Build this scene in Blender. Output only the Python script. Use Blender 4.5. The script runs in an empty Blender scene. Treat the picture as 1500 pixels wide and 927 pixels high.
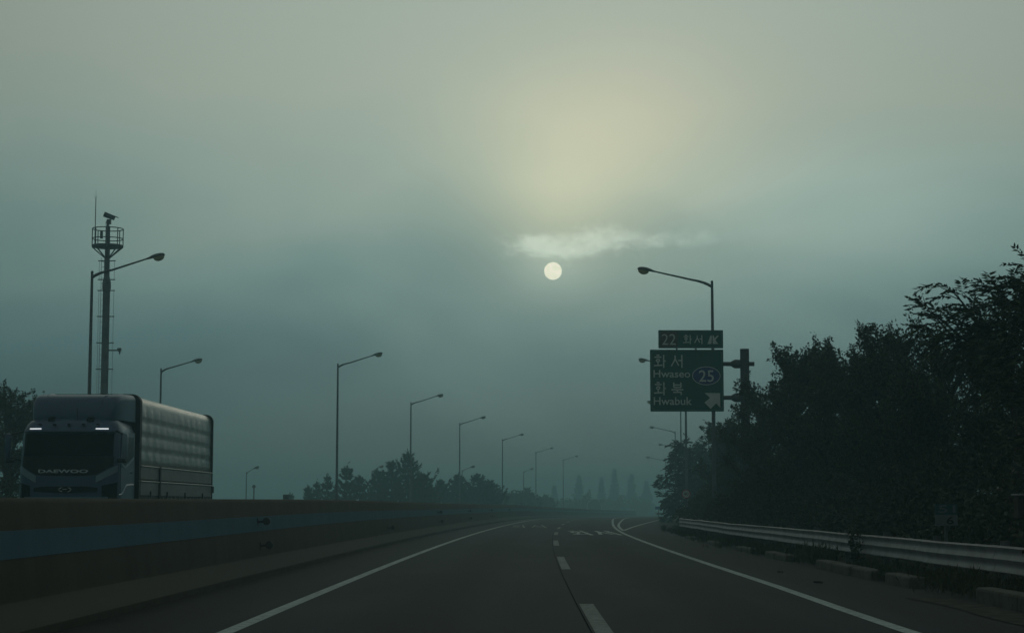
import bpy, bmesh, math, random
import numpy as np
from mathutils import Vector, Matrix

R = math.radians
scene = bpy.context.scene
COL = scene.collection

# ------------------------------------------------------------------ camera
CAM_H = 1.1
F = 2700.0                      # focal length in photo pixels (1500 wide)
PITCH = math.atan(278.5 / F)
cam_d = bpy.data.cameras.new("camera")
cam_d.sensor_width = 36.0
cam_d.lens = 36.0 * F / 1500.0
cam_d.clip_start = 0.1
cam_d.clip_end = 12000
cam = bpy.data.objects.new("camera", cam_d)
COL.objects.link(cam)
cam.location = (0, 0, CAM_H)
cam.rotation_euler = (math.pi / 2 + PITCH, 0, 0)
scene.camera = cam

SUN_EL = PITCH + math.atan((463.5 - 397) / F)
SUN_AZ = math.atan(60.5 / F)
SUN_DIR = Vector((math.sin(SUN_AZ) * math.cos(SUN_EL), math.cos(SUN_AZ) * math.cos(SUN_EL), math.sin(SUN_EL)))

scene.view_settings.view_transform = 'Standard'
scene.view_settings.look = 'None'
scene.view_settings.exposure = 0.0
scene.view_settings.gamma = 1.0
scene.render.engine = 'CYCLES'
cy = scene.cycles
cy.use_denoising = True
cy.volume_bounces = 2
cy.max_bounces = 6
cy.diffuse_bounces = 3
cy.glossy_bounces = 3
cy.transparent_max_bounces = 8

# ------------------------------------------------------------------ sky
world = bpy.data.worlds.new("World")
scene.world = world
world.use_nodes = True
wt = world.node_tree
wt.nodes.clear()


class NB:
    """tiny node builder"""
    def __init__(s, tree):
        s.t = tree

    def new(s, kind, **kw):
        n = s.t.nodes.new(kind)
        for k, v in kw.items():
            setattr(n, k, v)
        return n

    def put(s, sock, val):
        if isinstance(val, bpy.types.NodeSocket):
            s.t.links.new(val, sock)
        elif val is not None:
            if hasattr(sock, 'default_value'):
                try:
                    sock.default_value = val
                except Exception:
                    sock.default_value = (*val, 1.0)

    def m(s, op, a, b=None, c=None, clamp=False):
        n = s.new('ShaderNodeMath', operation=op)
        n.use_clamp = clamp
        s.put(n.inputs[0], a)
        if b is not None:
            s.put(n.inputs[1], b)
        if c is not None:
            s.put(n.inputs[2], c)
        return n.outputs[0]

    def smooth(s, x, a, b, lo=0.0, hi=1.0):
        n = s.new('ShaderNodeMapRange', interpolation_type='SMOOTHSTEP')
        s.put(n.inputs[0], x)
        n.inputs[1].default_value = a
        n.inputs[2].default_value = b
        n.inputs[3].default_value = lo
        n.inputs[4].default_value = hi
        return n.outputs[0]

    def mix(s, f, a, b, kind='MIX'):
        n = s.new('ShaderNodeMix', data_type='RGBA', blend_type=kind)
        s.put(n.inputs[0], f)
        s.put(n.inputs[6], a)
        s.put(n.inputs[7], b)
        return n.outputs[2]

    def ramp(s, x, stops, interp='LINEAR'):
        n = s.new('ShaderNodeValToRGB')
        n.color_ramp.interpolation = interp
        e = n.color_ramp.elements
        while len(e) > 1:
            e.remove(e[-1])
        e[0].position = stops[0][0]
        e[0].color = (*stops[0][1], 1)
        for p, c in stops[1:]:
            k = e.new(p)
            k.color = (*c, 1)
        s.put(n.inputs[0], x)
        return n.outputs[0]

    def noise(s, vec, scale, detail=3, rough=0.5, dist=0.0):
        n = s.new('ShaderNodeTexNoise')
        s.put(n.inputs['Vector'], vec)
        n.inputs['Scale'].default_value = scale
        n.inputs['Detail'].default_value = detail
        n.inputs['Roughness'].default_value = rough
        n.inputs['Distortion'].default_value = dist
        return n.outputs[0]

    def map(s, vec, scale=(1, 1, 1), loc=(0, 0, 0)):
        n = s.new('ShaderNodeMapping')
        s.put(n.inputs[0], vec)
        n.inputs['Location'].default_value = loc
        n.inputs['Scale'].default_value = scale
        return n.outputs[0]


w = NB(wt)
tc = w.new('ShaderNodeTexCoord')
sep = w.new('ShaderNodeSeparateXYZ')
wt.links.new(tc.outputs['Generated'], sep.inputs[0])
el = w.m('ARCSINE', sep.outputs[2])
az = w.m('ARCTAN2', sep.outputs[0], sep.outputs[1])
eld = w.m('MULTIPLY', el, 57.29578)
azd = w.m('MULTIPLY', az, 57.29578)
# slow uneven thickness of the fog bank
n_big = w.noise(w.map(tc.outputs['Generated'], (5, 5, 9)), 1.0, 3, 0.5, 0.4)
n_mid = w.noise(w.map(tc.outputs['Generated'], (14, 14, 30)), 1.0, 4, 0.55, 0.3)
eln = w.m('ADD', eld, w.m('MULTIPLY', w.m('SUBTRACT', n_big, 0.5), 7.0))
SKY_STOPS = [
    (0.0, (0.046, 0.115, 0.135)),
    (2.5, (0.064, 0.154, 0.176)),
    (5.0, (0.108, 0.226, 0.240)),
    (7.5, (0.205, 0.340, 0.322)),
    (10.0, (0.325, 0.440, 0.390)),
    (13.0, (0.400, 0.478, 0.405)),
    (18.0, (0.420, 0.490, 0.425)),
    (45.0, (0.420, 0.490, 0.440)),
    (90.0, (0.410, 0.480, 0.440)),
]
sky_ramp = w.ramp(w.m('DIVIDE', eln, 90.0), [(p / 90.0, c) for p, c in SKY_STOPS])


def gauss(cx, cz, sx, sz):
    a = w.m('DIVIDE', w.m('SUBTRACT', azd, cx), sx)
    b = w.m('DIVIDE', w.m('SUBTRACT', eld, cz), sz)
    q = w.m('ADD', w.m('MULTIPLY', a, a), w.m('MULTIPLY', b, b))
    return w.m('EXPONENT', w.m('MULTIPLY', q, -1.0))


def px_az(px): return math.degrees(math.atan((px - 750) / F))
def px_el(py): return math.degrees(PITCH + math.atan((463.5 - py) / F))


# the fog is brightest round the hidden sun and falls away smoothly in every direction
gdir = Vector((math.sin(R(2)) * math.cos(R(13)), math.cos(R(2)) * math.cos(R(13)), math.sin(R(13))))
dotn = w.new('ShaderNodeVectorMath', operation='DOT_PRODUCT')
wt.links.new(tc.outputs['Generated'], dotn.inputs[0])
dotn.inputs[1].default_value = gdir
ang = w.m('MULTIPLY', w.m('ARCCOSINE', dotn.outputs['Value']), 57.29578)
qa = w.m('DIVIDE', ang, 27.0)
broad = w.m('ADD', 0.19, w.m('MULTIPLY', w.m('EXPONENT', w.m('MULTIPLY', w.m('MULTIPLY', qa, qa), -1.0)), 0.81))
col = w.mix(1.0, sky_ramp, broad, 'MULTIPLY')
# warm glow where the sun lights the fog from behind, above the disc
glow = w.m('MULTIPLY', gauss(px_az(850), px_el(232), 4.4, 2.9), w.m('ADD', w.m('MULTIPLY', n_mid, 0.5), 0.75))
col = w.mix(1.0, col, w.mix(glow, (0, 0, 0, 1), (0.215, 0.165, 0.075, 1)), 'ADD')
col = w.mix(1.0, col, w.mix(gauss(px_az(960), px_el(150), 4.5, 3.0), (0, 0, 0, 1), (0.055, 0.032, 0.012, 1)), 'ADD')
glow2 = gauss(px_az(815), px_el(300), 1.8, 1.7)
col = w.mix(1.0, col, w.mix(glow2, (0, 0, 0, 1), (0.14, 0.115, 0.055, 1)), 'ADD')
# halo close round the disc
halo = gauss(px_az(810), px_el(392), 1.35, 0.9)
col = w.mix(1.0, col, w.mix(halo, (0, 0, 0, 1), (0.12, 0.13, 0.10, 1)), 'ADD')
# brighter thin fog on the right, lower down
col = w.mix(1.0, col, w.mix(gauss(px_az(1260), px_el(320), 5.5, 1.9), (0, 0, 0, 1), (0.105, 0.125, 0.105, 1)), 'ADD')
# torn bright cloud puffs just above the disc
n_c = w.noise(w.map(tc.outputs['Generated'], (120, 120, 170)), 1.0, 9, 0.68, 0.35)
puff = w.m('ADD', w.m('MULTIPLY', gauss(px_az(785), px_el(358), 1.0, 0.40), 1.15), gauss(px_az(885), px_el(353), 1.0, 0.45))
puff = w.m('ADD', puff, w.m('MULTIPLY', gauss(px_az(835), px_el(372), 0.9, 0.35), 0.55))
puff = w.m('ADD', puff, w.m('MULTIPLY', gauss(px_az(1005), px_el(351), 2.3, 0.32), 0.85))
puff = w.m('ADD', puff, w.m('MULTIPLY', w.m('SUBTRACT', n_c, 0.5), 2.1))
cl = w.m('MULTIPLY', w.smooth(puff, 0.20, 1.35), w.smooth(azd, px_az(1110), px_az(850), 0.22, 1.0))
col = w.mix(1.0, col, w.mix(cl, (0, 0, 0, 1), (0.25, 0.275, 0.235, 1)), 'ADD')
# clear-air daylight far above the fog, barely reaching through it
nish = w.new('ShaderNodeTexSky', sky_type='NISHITA')
nish.sun_disc = False
nish.sun_elevation = SUN_EL
nish.sun_rotation = SUN_AZ
sk = w.new('ShaderNodeVectorMath', operation='SCALE')
wt.links.new(nish.outputs[0], sk.inputs[0])
sk.inputs[3].default_value = 0.05
col = w.mix(0.02, col, sk.outputs[0])
bg = w.new('ShaderNodeBackground')
wt.links.new(col, bg.inputs[0])
bg.inputs[1].default_value = 1.0
wo = w.new('ShaderNodeOutputWorld')
wt.links.new(bg.outputs[0], wo.inputs[0])

# sun lamp: light soaked through the fog bank, so weak and soft
sl = bpy.data.lights.new("sun_light", 'SUN')
sl.energy = 0.05
sl.angle = R(14)
sl.color = (1.0, 0.93, 0.78)
slo = bpy.data.objects.new("sun_light", sl)
COL.objects.link(slo)
slo.rotation_euler = SUN_DIR.to_track_quat('Z', 'Y').to_euler()
slo.location = (0, 60, 60)


# ------------------------------------------------------------------ materials
def mat(name, base, rough=0.6, metal=0.0, vary=None, nscale=6.0, bump=0.0, bscale=40.0, spec=0.5, coat=0.0, island=False,
        emit=None, estr=0.0):
    m = bpy.data.materials.new(name)
    m.use_nodes = True
    t = m.node_tree
    b = t.nodes['Principled BSDF']
    n = NB(t)
    tcx = n.new('ShaderNodeTexCoord')
    b.inputs['Roughness'].default_value = rough
    b.inputs['Metallic'].default_value = metal
    b.inputs['Specular IOR Level'].default_value = spec
    b.inputs['Coat Weight'].default_value = coat
    if vary:
        if island:
            g = n.new('ShaderNodeNewGeometry')
            f = g.outputs['Random Per Island']
        else:
            f = n.smooth(n.noise(tcx.outputs['Object'], nscale, 5, 0.6), 0.3, 0.7)
        c = n.mix(f, (*base, 1), (*vary, 1))
        t.links.new(c, b.inputs['Base Color'])
    else:
        b.inputs['Base Color'].default_value = (*base, 1)
    if bump:
        bp = n.new('ShaderNodeBump')
        bp.inputs['Strength'].default_value = bump
        bp.inputs['Distance'].default_value = 0.01
        t.links.new(n.noise(tcx.outputs['Object'], bscale, 4, 0.6), bp.inputs['Height'])
        t.links.new(bp.outputs[0], b.inputs['Normal'])
    if emit:
        b.inputs['Emission Color'].default_value = (*emit, 1)
        b.inputs['Emission Strength'].default_value = estr
    return m


M = {}
M['steel'] = mat('weathered_steel', (0.17, 0.18, 0.19), 0.55, 0.3, (0.11, 0.115, 0.12), 3, 0.1)
M['post'] = mat('dark_post_paint', (0.075, 0.07, 0.072), 0.6, 0.1, (0.05, 0.048, 0.05), 4, 0.1)
M['galv'] = mat('galvanised_rail', (0.36, 0.375, 0.40), 0.55, 0.1, (0.24, 0.25, 0.27), 2.2, 0.15, 25, spec=0.2)
M['glass'] = bpy.data.materials.new('lamp_glass')
M['glass'].use_nodes = True
_t = M['glass'].node_tree
_p = _t.nodes['Principled BSDF']
_p.inputs['Base Color'].default_value = (0.6, 0.55, 0.38, 1)
_p.inputs['Roughness'].default_value = 0.2
_tr = _t.nodes.new('ShaderNodeBsdfTranslucent')
_tr.inputs[0].default_value = (0.85, 0.78, 0.55, 1)
_mx = _t.nodes.new('ShaderNodeMixShader')
_mx.inputs[0].default_value = 0.65
_t.links.new(_p.outputs[0], _mx.inputs[1])
_t.links.new(_tr.outputs[0], _mx.inputs[2])
_t.links.new(_mx.outputs[0], _t.nodes['Material Output'].inputs[0])
M['head'] = mat('lamp_housing', (0.13, 0.14, 0.15), 0.5, 0.2, (0.09, 0.10, 0.10), 5)
M['green'] = mat('sign_green', (0.006, 0.130, 0.092), 0.5, 0, (0.006, 0.105, 0.076), 1.2, spec=0.2)
M['blue'] = mat('sign_blue', (0.02, 0.035, 0.24), 0.45)
M['brown'] = mat('sign_brown', (0.07, 0.045, 0.04), 0.5)
M['white'] = mat('sign_white', (0.84, 0.90, 0.88), 0.5, 0, (0.74, 0.79, 0.77), 3)
M['plain_white'] = mat('plain_white', (0.62, 0.62, 0.62), 0.5)
M['black'] = mat('black_print', (0.02, 0.02, 0.022), 0.5)
M['red'] = mat('sign_red', (0.45, 0.03, 0.03), 0.5)
M['alu'] = mat('sign_back_aluminium', (0.2, 0.21, 0.21), 0.5, 0.5)
M['rubber'] = mat('tyre_rubber', (0.02, 0.02, 0.02), 0.85)
M['bark'] = mat('bark', (0.055, 0.045, 0.036), 0.9, 0, (0.03, 0.026, 0.022), 14, 0.5)
M['leaf'] = mat('broad_leaf', (0.030, 0.046, 0.020), 0.6, 0, (0.078, 0.108, 0.034), island=True, spec=0.25)
M['leaf_dark'] = mat('shrub_leaf', (0.036, 0.052, 0.026), 0.6, 0, (0.06, 0.08, 0.032), island=True, spec=0.3)
M['needle'] = mat('pine_needle', (0.036, 0.06, 0.034), 0.65, 0, (0.05, 0.08, 0.04), island=True, spec=0.2)
M['grass'] = mat('roadside_grass', (0.05, 0.07, 0.026), 0.75, 0, (0.085, 0.09, 0.04), island=True, spec=0.2)
M['kerb'] = mat('old_kerb_concrete', (0.125, 0.132, 0.112), 0.95, 0, (0.07, 0.068, 0.056), 5, 0.5)
M['gutter'] = mat('silted_gutter', (0.105, 0.100, 0.085), 0.95, 0, (0.05, 0.05, 0.045), 4, 0.4, spec=0.05)
M['paint'] = mat('truck_paint', (0.085, 0.145, 0.25), 0.36, 0.2, (0.075, 0.13, 0.225), 1.0, coat=0.12)
M['paint_light'] = mat('truck_trim_paint', (0.27, 0.37, 0.47), 0.3, 0.2)
M['tglass'] = mat('truck_glass', (0.010, 0.012, 0.012), 0.12, spec=0.06)
M['tblack'] = mat('truck_black_plastic', (0.012, 0.012, 0.013), 0.45, spec=0.3)
M['chrome'] = mat('chrome', (0.55, 0.58, 0.6), 0.25, 0.9)
M['tarp'] = mat('pale_tarpaulin', (0.36, 0.43, 0.41), 0.30, 0, (0.29, 0.35, 0.335), 1.5, 0.2, 8)
M['gate'] = mat('aluminium_gate', (0.33, 0.34, 0.33), 0.45, 0.35, (0.25, 0.26, 0.25), 1.6)
M['frame'] = mat('truck_frame', (0.025, 0.026, 0.028), 0.6)
M['lit'] = mat('lit_marker_lamp', (0.8, 0.8, 0.8), 0.3, emit=(0.95, 1.0, 1.0), estr=0.75)
M['disc'] = mat('reflector_disc', (0.085, 0.085, 0.085), 0.5)
M['debris'] = mat('debris', (0.03, 0.03, 0.025), 0.9)
M['film'] = mat('greenhouse_film', (0.5, 0.55, 0.55), 0.5)
M['pale_blue'] = mat('pale_blue_plate', (0.16, 0.36, 0.62), 0.5)
M['cabinet'] = mat('grey_cabinet', (0.2, 0.21, 0.21), 0.5, 0.3, (0.14, 0.15, 0.15), 6)


def marking_mat(name='road_paint', k=1.0):
    m = bpy.data.materials.new(name)
    m.use_nodes = True
    t = m.node_tree
    b = t.nodes['Principled BSDF']
    n = NB(t)
    tcx = n.new('ShaderNodeTexCoord')
    f = n.smooth(n.noise(tcx.outputs['Object'], 9, 6, 0.7), 0.42, 0.66)
    f2 = n.smooth(n.noise(n.map(tcx.outputs['Object'], (3, .25, 1)), 1.0, 4, 0.6), 0.35, 0.75)
    c = n.mix(f, (0.60 * k, 0.72 * k, 0.71 * k, 1), (0.34 * k, 0.41 * k, 0.40 * k, 1))
    c = n.mix(n.m('MULTIPLY', f2, 0.45), c, (0.25 * k, 0.30 * k, 0.295 * k, 1))
    t.links.new(c, b.inputs['Base Color'])
    b.inputs['Roughness'].default_value = 0.75
    b.inputs['Specular IOR Level'].default_value = 0.1
    return m


def asphalt_mat():
    """u = metres right of the lane line, v = metres along the road"""
    m = bpy.data.materials.new('asphalt')
    m.use_nodes = True
    t = m.node_tree
    b = t.nodes['Principled BSDF']
    n = NB(t)
    tcx = n.new('ShaderNodeTexCoord')
    uv = tcx.outputs['UV']
    s = n.new('ShaderNodeSeparateXYZ')
    t.links.new(uv, s.inputs[0])
    u = s.outputs[0]
    fine = n.noise(uv, 55, 4, 0.7)
    patch = n.noise(n.map(uv, (0.9, 0.06, 1)), 1.0, 5, 0.6)
    patch2 = n.noise(n.map(uv, (0.35, 0.12, 1)), 1.0, 3, 0.5)
    c = n.mix(n.smooth(fine, 0.3, 0.7), (0.038, 0.049, 0.052, 1), (0.066, 0.084, 0.089, 1))
    c = n.mix(n.m('MULTIPLY', n.smooth(patch, 0.35, 0.7), 0.55), c, (0.032, 0.038, 0.041, 1))
    c = n.mix(n.m('MULTIPLY', n.smooth(patch2, 0.45, 0.7), 0.35), c, (0.080, 0.099, 0.102, 1))
    # oil darkened strip down the middle of each lane
    for cx in (-1.7, 1.45):
        d = n.m('ABSOLUTE', n.m('SUBTRACT', u, cx))
        f = n.m('MULTIPLY', n.smooth(d, 0.75, 0.15), 0.6)
        c = n.mix(f, c, (0.030, 0.036, 0.038, 1))
    # dirt and grit on both shoulders
    edge_n = n.m('MULTIPLY', n.m('SUBTRACT', n.noise(uv, 1.6, 4, 0.6), 0.5), 0.5)
    ue = n.m('ADD', u, edge_n)
    dl = n.smooth(ue, -3.5, -4.1)
    dr = n.smooth(ue, 3.0, 3.35)
    c = n.mix(n.m('MULTIPLY', n.m('ADD', dl, dr), 0.75), c, (0.052, 0.053, 0.048, 1))
    gut = n.smooth(ue, -4.45, -4.8)
    c = n.mix(n.m('MULTIPLY', gut, 0.8), c, (0.024, 0.022, 0.018, 1))
    t.links.new(c, b.inputs['Base Color'])
    t.links.new(n.smooth(fine, 0.2, 0.8, 0.7, 0.9), b.inputs['Roughness'])
    b.inputs['Specular IOR Level'].default_value = 0.05
    bp = n.new('ShaderNodeBump')
    bp.inputs['Strength'].default_value = 0.35
    bp.inputs['Distance'].default_value = 0.006
    t.links.new(fine, bp.inputs['Height'])
    t.links.new(bp.outputs[0], b.inputs['Normal'])
    return m


def barrier_mat(name, a, bcol, dirt):
    """u = metres along, v = height"""
    m = bpy.data.materials.new(name)
    m.use_nodes = True
    t = m.node_tree
    b = t.nodes['Principled BSDF']
    n = NB(t)
    tcx = n.new('ShaderNodeTexCoord')
    uv = tcx.outputs['UV']
    streak = n.noise(n.map(uv, (2.2, 0.25, 1)), 1.0, 6, 0.65)
    blot = n.noise(uv, 1.1, 5, 0.6)
    c = n.mix(n.smooth(blot, 0.3, 0.7), (*a, 1), (*bcol, 1))
    c = n.mix(n.m('MULTIPLY', n.smooth(streak, 0.42, 0.72), 0.32), c, (*dirt, 1))
    sp = n.new('ShaderNodeSeparateXYZ')
    t.links.new(uv, sp.inputs[0])
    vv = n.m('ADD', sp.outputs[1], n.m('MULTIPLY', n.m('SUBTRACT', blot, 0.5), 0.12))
    c = n.mix(n.m('MULTIPLY', n.smooth(vv, 0.36, 0.22), n.smooth(vv, 0.04, 0.12)), c, (0.116, 0.112, 0.094, 1))  # dusty lower slope, its colour also lightened for the sky light it catches
    t.links.new(c, b.inputs['Base Color'])
    b.inputs['Roughness'].default_value = 0.9
    b.inputs['Specular IOR Level'].default_value = 0.2
    bp = n.new('ShaderNodeBump')
    bp.inputs['Strength'].default_value = 0.4
    bp.inputs['Distance'].default_value = 0.01
    t.links.new(n.noise(uv, 30, 5, 0.7), bp.inputs['Height'])
    t.links.new(bp.outputs[0], b.inputs['Normal'])
    return m


def ground_mat():
    m = bpy.data.materials.new('verge_ground')
    m.use_nodes = True
    t = m.node_tree
    b = t.nodes['Principled BSDF']
    n = NB(t)
    tcx = n.new('ShaderNodeTexCoord')
    a = n.smooth(n.noise(tcx.outputs['Object'], 0.35, 6, 0.65), 0.35, 0.65)
    c = n.mix(a, (0.042, 0.052, 0.026, 1), (0.065, 0.058, 0.042, 1))
    c = n.mix(n.smooth(n.noise(tcx.outputs['Object'], 6, 5, 0.7), 0.4, 0.7), c, (0.034, 0.040, 0.022, 1))
    t.links.new(c, b.inputs['Base Color'])
    b.inputs['Roughness'].default_value = 0.95
    b.inputs['Specular IOR Level'].default_value = 0.1
    return m


M['mark'] = marking_mat()
M['mark_worn'] = marking_mat('worn_road_paint', 0.50)
M['asphalt'] = asphalt_mat()
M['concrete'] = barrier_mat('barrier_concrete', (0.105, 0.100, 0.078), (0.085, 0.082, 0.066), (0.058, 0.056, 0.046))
M['bandblue'] = barrier_mat('barrier_blue_paint', (0.115, 0.235, 0.325), (0.10, 0.205, 0.29), (0.085, 0.15, 0.20))
M['ground'] = ground_mat()
M['crack'] = mat('joint_sealant', (0.016, 0.016, 0.017), 0.9, spec=0.0)


# ------------------------------------------------------------------ mesh helpers
class MB:
    def __init__(s):
        s.v = []
        s.f = []
        s.uv = None

    def add(s, vs, fs):
        o = len(s.v)
        s.v.extend([tuple(p) for p in vs])
        s.f.extend([tuple(i + o for i in f) for f in fs])
        return s

    def box(s, c, size, rot=None, bev=0.0):
        x, y, z = (q / 2 for q in size)
        if bev:
            bm = bmesh.new()
            bmesh.ops.create_cube(bm, size=1.0)
            bmesh.ops.scale(bm, vec=size, verts=bm.verts)
            bmesh.ops.bevel(bm, geom=bm.edges[:], offset=bev, segments=2, affect='EDGES', profile=0.5)
            bm.verts.index_update()
            vs = [v.co.copy() for v in bm.verts]
            fs = [[v.index for v in f.verts] for f in bm.faces]
            bm.free()
        else:
            vs = [Vector(p) for p in ((-x, -y, -z), (x, -y, -z), (x, y, -z), (-x, y, -z), (-x, -y, z), (x, -y, z), (x, y, z), (-x, y, z))]
            fs = [(3, 2, 1, 0), (4, 5, 6, 7), (0, 1, 5, 4), (1, 2, 6, 5), (2, 3, 7, 6), (3, 0, 4, 7)]
        if rot is not None:
            vs = [rot @ v for v in vs]
        c = Vector(c)
        return s.add([v + c for v in vs], fs)

    def tube(s, pts, rad, n=8, caps=True):
        pts = [Vector(p) for p in pts]
        if not isinstance(rad, (list, tuple)):
            rad = [rad] * len(pts)
        vs, fs = [], []
        up = None
        for i, p in enumerate(pts):
            a = pts[max(i - 1, 0)]
            b = pts[min(i + 1, len(pts) - 1)]
            d = (b - a).normalized()
            if up is None:
                up = Vector((0, 0, 1)) if abs(d.z) < 0.9 else Vector((1, 0, 0))
            e1 = d.cross(up).normalized()
            e2 = e1.cross(d).normalized()
            up = e2
            for k in range(n):
                t = 2 * math.pi * k / n
                vs.append(p + (e1 * math.cos(t) + e2 * math.sin(t)) * rad[i])
        for i in range(len(pts) - 1):
            for k in range(n):
                a = i * n + k
                b = i * n + (k + 1) % n
                fs.append((a, b, b + n, a + n))
        if caps:
            fs.append(tuple(range(n - 1, -1, -1)))
            q = (len(pts) - 1) * n
            fs.append(tuple(range(q, q + n)))
        return s.add(vs, fs)

    def ring(s, c, r, tr, n=28, m=6):
        vs, fs = [], []
        for i in range(n):
            t = 2 * math.pi * i / n
            for k in range(m):
                q = 2 * math.pi * k / m
                rr = r + tr * math.cos(q)
                vs.append((c[0] + rr * math.cos(t), c[1] + rr * math.sin(t), c[2] + tr * math.sin(q)))
        for i in range(n):
            for k in range(m):
                fs.append((i * m + k, ((i + 1) % n) * m + k, ((i + 1) % n) * m + (k + 1) % m, i * m + (k + 1) % m))
        return s.add(vs, fs)

    def prism(s, pts, y0, y1):
        """outline in x,z given; extruded along y"""
        n = len(pts)
        vs = [(x, y0, z) for x, z in pts] + [(x, y1, z) for x, z in pts]
        fs = [tuple(range(n)), tuple(range(2 * n - 1, n - 1, -1))]
        fs += [(i, i + n, (i + 1) % n + n, (i + 1) % n) for i in range(n)]
        return s.add(vs, fs)

    def grid(s, rows, closed=False):
        h, wd = len(rows), len(rows[0])
        vs = [p for r in rows for p in r]
        fs = []
        for j in range(h - 1):
            for i in range(wd - (0 if closed else 1)):
                i2 = (i + 1) % wd
                fs.append((j * wd + i, j * wd + i2, (j + 1) * wd + i2, (j + 1) * wd + i))
        return s.add(vs, fs)

    def build(s, name, material, parent=None, smooth=False, loc=None):
        me = bpy.data.meshes.new(name)
        me.from_pydata(s.v, [], s.f)
        if s.uv is not None:
            lay = me.uv_layers.new(name='UVMap')
            li = np.zeros(len(me.loops), dtype=np.int32)
            me.loops.foreach_get('vertex_index', li)
            lay.data.foreach_set('uv', np.asarray(s.uv, dtype=np.float32)[li].ravel())
        me.materials.append(material)
        if smooth:
            me.polygons.foreach_set('use_smooth', [True] * len(me.polygons))
        me.update()
        bm = bmesh.new()
        bm.from_mesh(me)
        if len(bm.faces) < 4000:
            bmesh.ops.recalc_face_normals(bm, faces=bm.faces)
            bm.to_mesh(me)
        bm.free()
        if smooth:
            try:
                me.set_sharp_from_angle(angle=R(40))
            except Exception:
                pass
        o = bpy.data.objects.new(name, me)
        COL.objects.link(o)
        if parent is not None:
            o.parent = parent
        if loc is not None:
            o.location = loc
        return o


def tag(o, label=None, cat=None, group=None, kind=None):
    if label:
        o['label'] = label
    if cat:
        o['category'] = cat
    if group:
        o['group'] = group
    if kind:
        o['kind'] = kind
    return o


def thing(name, label, cat, loc=(0, 0, 0), rz=0.0, group=None):
    o = bpy.data.objects.new(name, None)
    COL.objects.link(o)
    o.empty_display_size = 0.3
    o.location = loc
    o.rotation_euler = (0, 0, rz)
    return tag(o, label, cat, group)


def kids(o):
    return [c for c in bpy.data.objects if c.parent == o]


def copy_tree(o, parent=None):
    c = o.copy()
    COL.objects.link(c)
    if parent is not None:
        c.parent = parent
    for ch in kids(o):
        copy_tree(ch, c)
    return c


def text_mb(txt, x0, x1, z0, z1, y, depth=0.006, bold=0.0):
    """upright lettering facing -Y, fitted to a rectangle"""
    cu = bpy.data.curves.new('lettering_curve', 'FONT')
    cu.body = txt
    cu.extrude = 0.01
    cu.offset = bold
    cu.resolution_u = 3
    o = bpy.data.objects.new('lettering_curve', cu)
    COL.objects.link(o)
    dg = bpy.context.evaluated_depsgraph_get()
    me = bpy.data.meshes.new_from_object(o.evaluated_get(dg))
    vs = np.array([v.co[:] for v in me.vertices])
    fs = [tuple(p.vertices) for p in me.polygons]
    bpy.data.objects.remove(o)
    bpy.data.curves.remove(cu)
    bpy.data.meshes.remove(me)
    lo, hi = vs.min(0), vs.max(0)
    out = []
    for p in vs:
        q = (p - lo) / (hi - lo + 1e-9)
        out.append((x0 + q[0] * (x1 - x0), y - q[2] * depth, z0 + q[1] * (z1 - z0)))
    return MB().add(out, fs)


def bar2(mb, a, b, wdt, fx, y, depth=0.006):
    """a straight stroke between two points of the unit box mapped by fx to x,z"""
    ax, az_ = fx(*a)
    bx, bz = fx(*b)
    d = Vector((bx - ax, bz - az_))
    n = Vector((-d.y, d.x)).normalized() * wdt / 2
    mb.prism([(ax + n.x, az_ + n.y), (bx + n.x, bz + n.y), (bx - n.x, bz - n.y), (ax - n.x, az_ - n.y)], y, y - depth)


HANGUL = {
    '화': dict(bars=[((.22, .97), (.48, .97)), ((.06, .82), (.64, .82)), ((.35, .42), (.35, .20)), ((.0, .16), (.72, .20)), ((.83, 1.0), (.83, .0)), ((.83, .52), (1.0, .52))],
              ring=(.35, .56, .19, .15)),
    '서': dict(bars=[((.33, .95), (.33, .66)), ((.33, .68), (.0, .12)), ((.33, .68), (.64, .16)), ((.9, 1.0), (.9, .0)), ((.9, .56), (.6, .56))]),
    '북': dict(bars=[((.2, 1.0), (.2, .58)), ((.8, 1.0), (.8, .58)), ((.2, .80), (.8, .80)), ((.2, .60), (.8, .60)), ((.0, .42), (1.0, .42)), ((.5, .42), (.5, .24)), ((.15, .22), (.82, .22)), ((.82, .24), (.82, .0))]),
}


def hangul(ch, x0, x1, z0, z1, y, wdt, depth=0.006):
    mb = MB()
    g = HANGUL[ch]

    def fx(u, v): return (x0 + u * (x1 - x0), z0 + v * (z1 - z0))
    for i, (a, b) in enumerate(g['bars']):
        bar2(mb, a, b, wdt, fx, y - i * 0.0004, depth)
    if 'ring' in g:
        cx, cz, rx, rz = g['ring']
        n = 20
        oc, rxm, rzm = fx(cx, cz), rx * (x1 - x0), rz * (z1 - z0)
        for i in range(n):
            t0, t1 = 2 * math.pi * i / n, 2 * math.pi * (i + 1) / n
            pts = []
            for t, k in ((t0, 1), (t1, 1), (t1, 0), (t0, 0)):
                ax = rxm - (0 if k else wdt)
                bz = rzm - (0 if k else wdt)
                pts.append((oc[0] + ax * math.cos(t), oc[1] + bz * math.sin(t)))
            mb.prism(pts, y - 0.003, y - 0.003 - depth)
    return mb


# ------------------------------------------------------------------ road layout
def Xc(d):
    """lane line between the two lanes: X at distance d"""
    if d > 620:
        return Xc(620) + (d - 620) * 0.2209
    return 0.73 + 0.0002 * d + 0.000178 * d * d


def Zr(d):
    """the road drops gently beyond 150 m"""
    if d < 150:
        return 0.0
    return -(math.sqrt((d - 150) ** 2 + 1600) - 40) * 0.0045


def rd(off, d, z=0.0):
    return (Xc(d) + off, d, Zr(d) + z)


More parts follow.
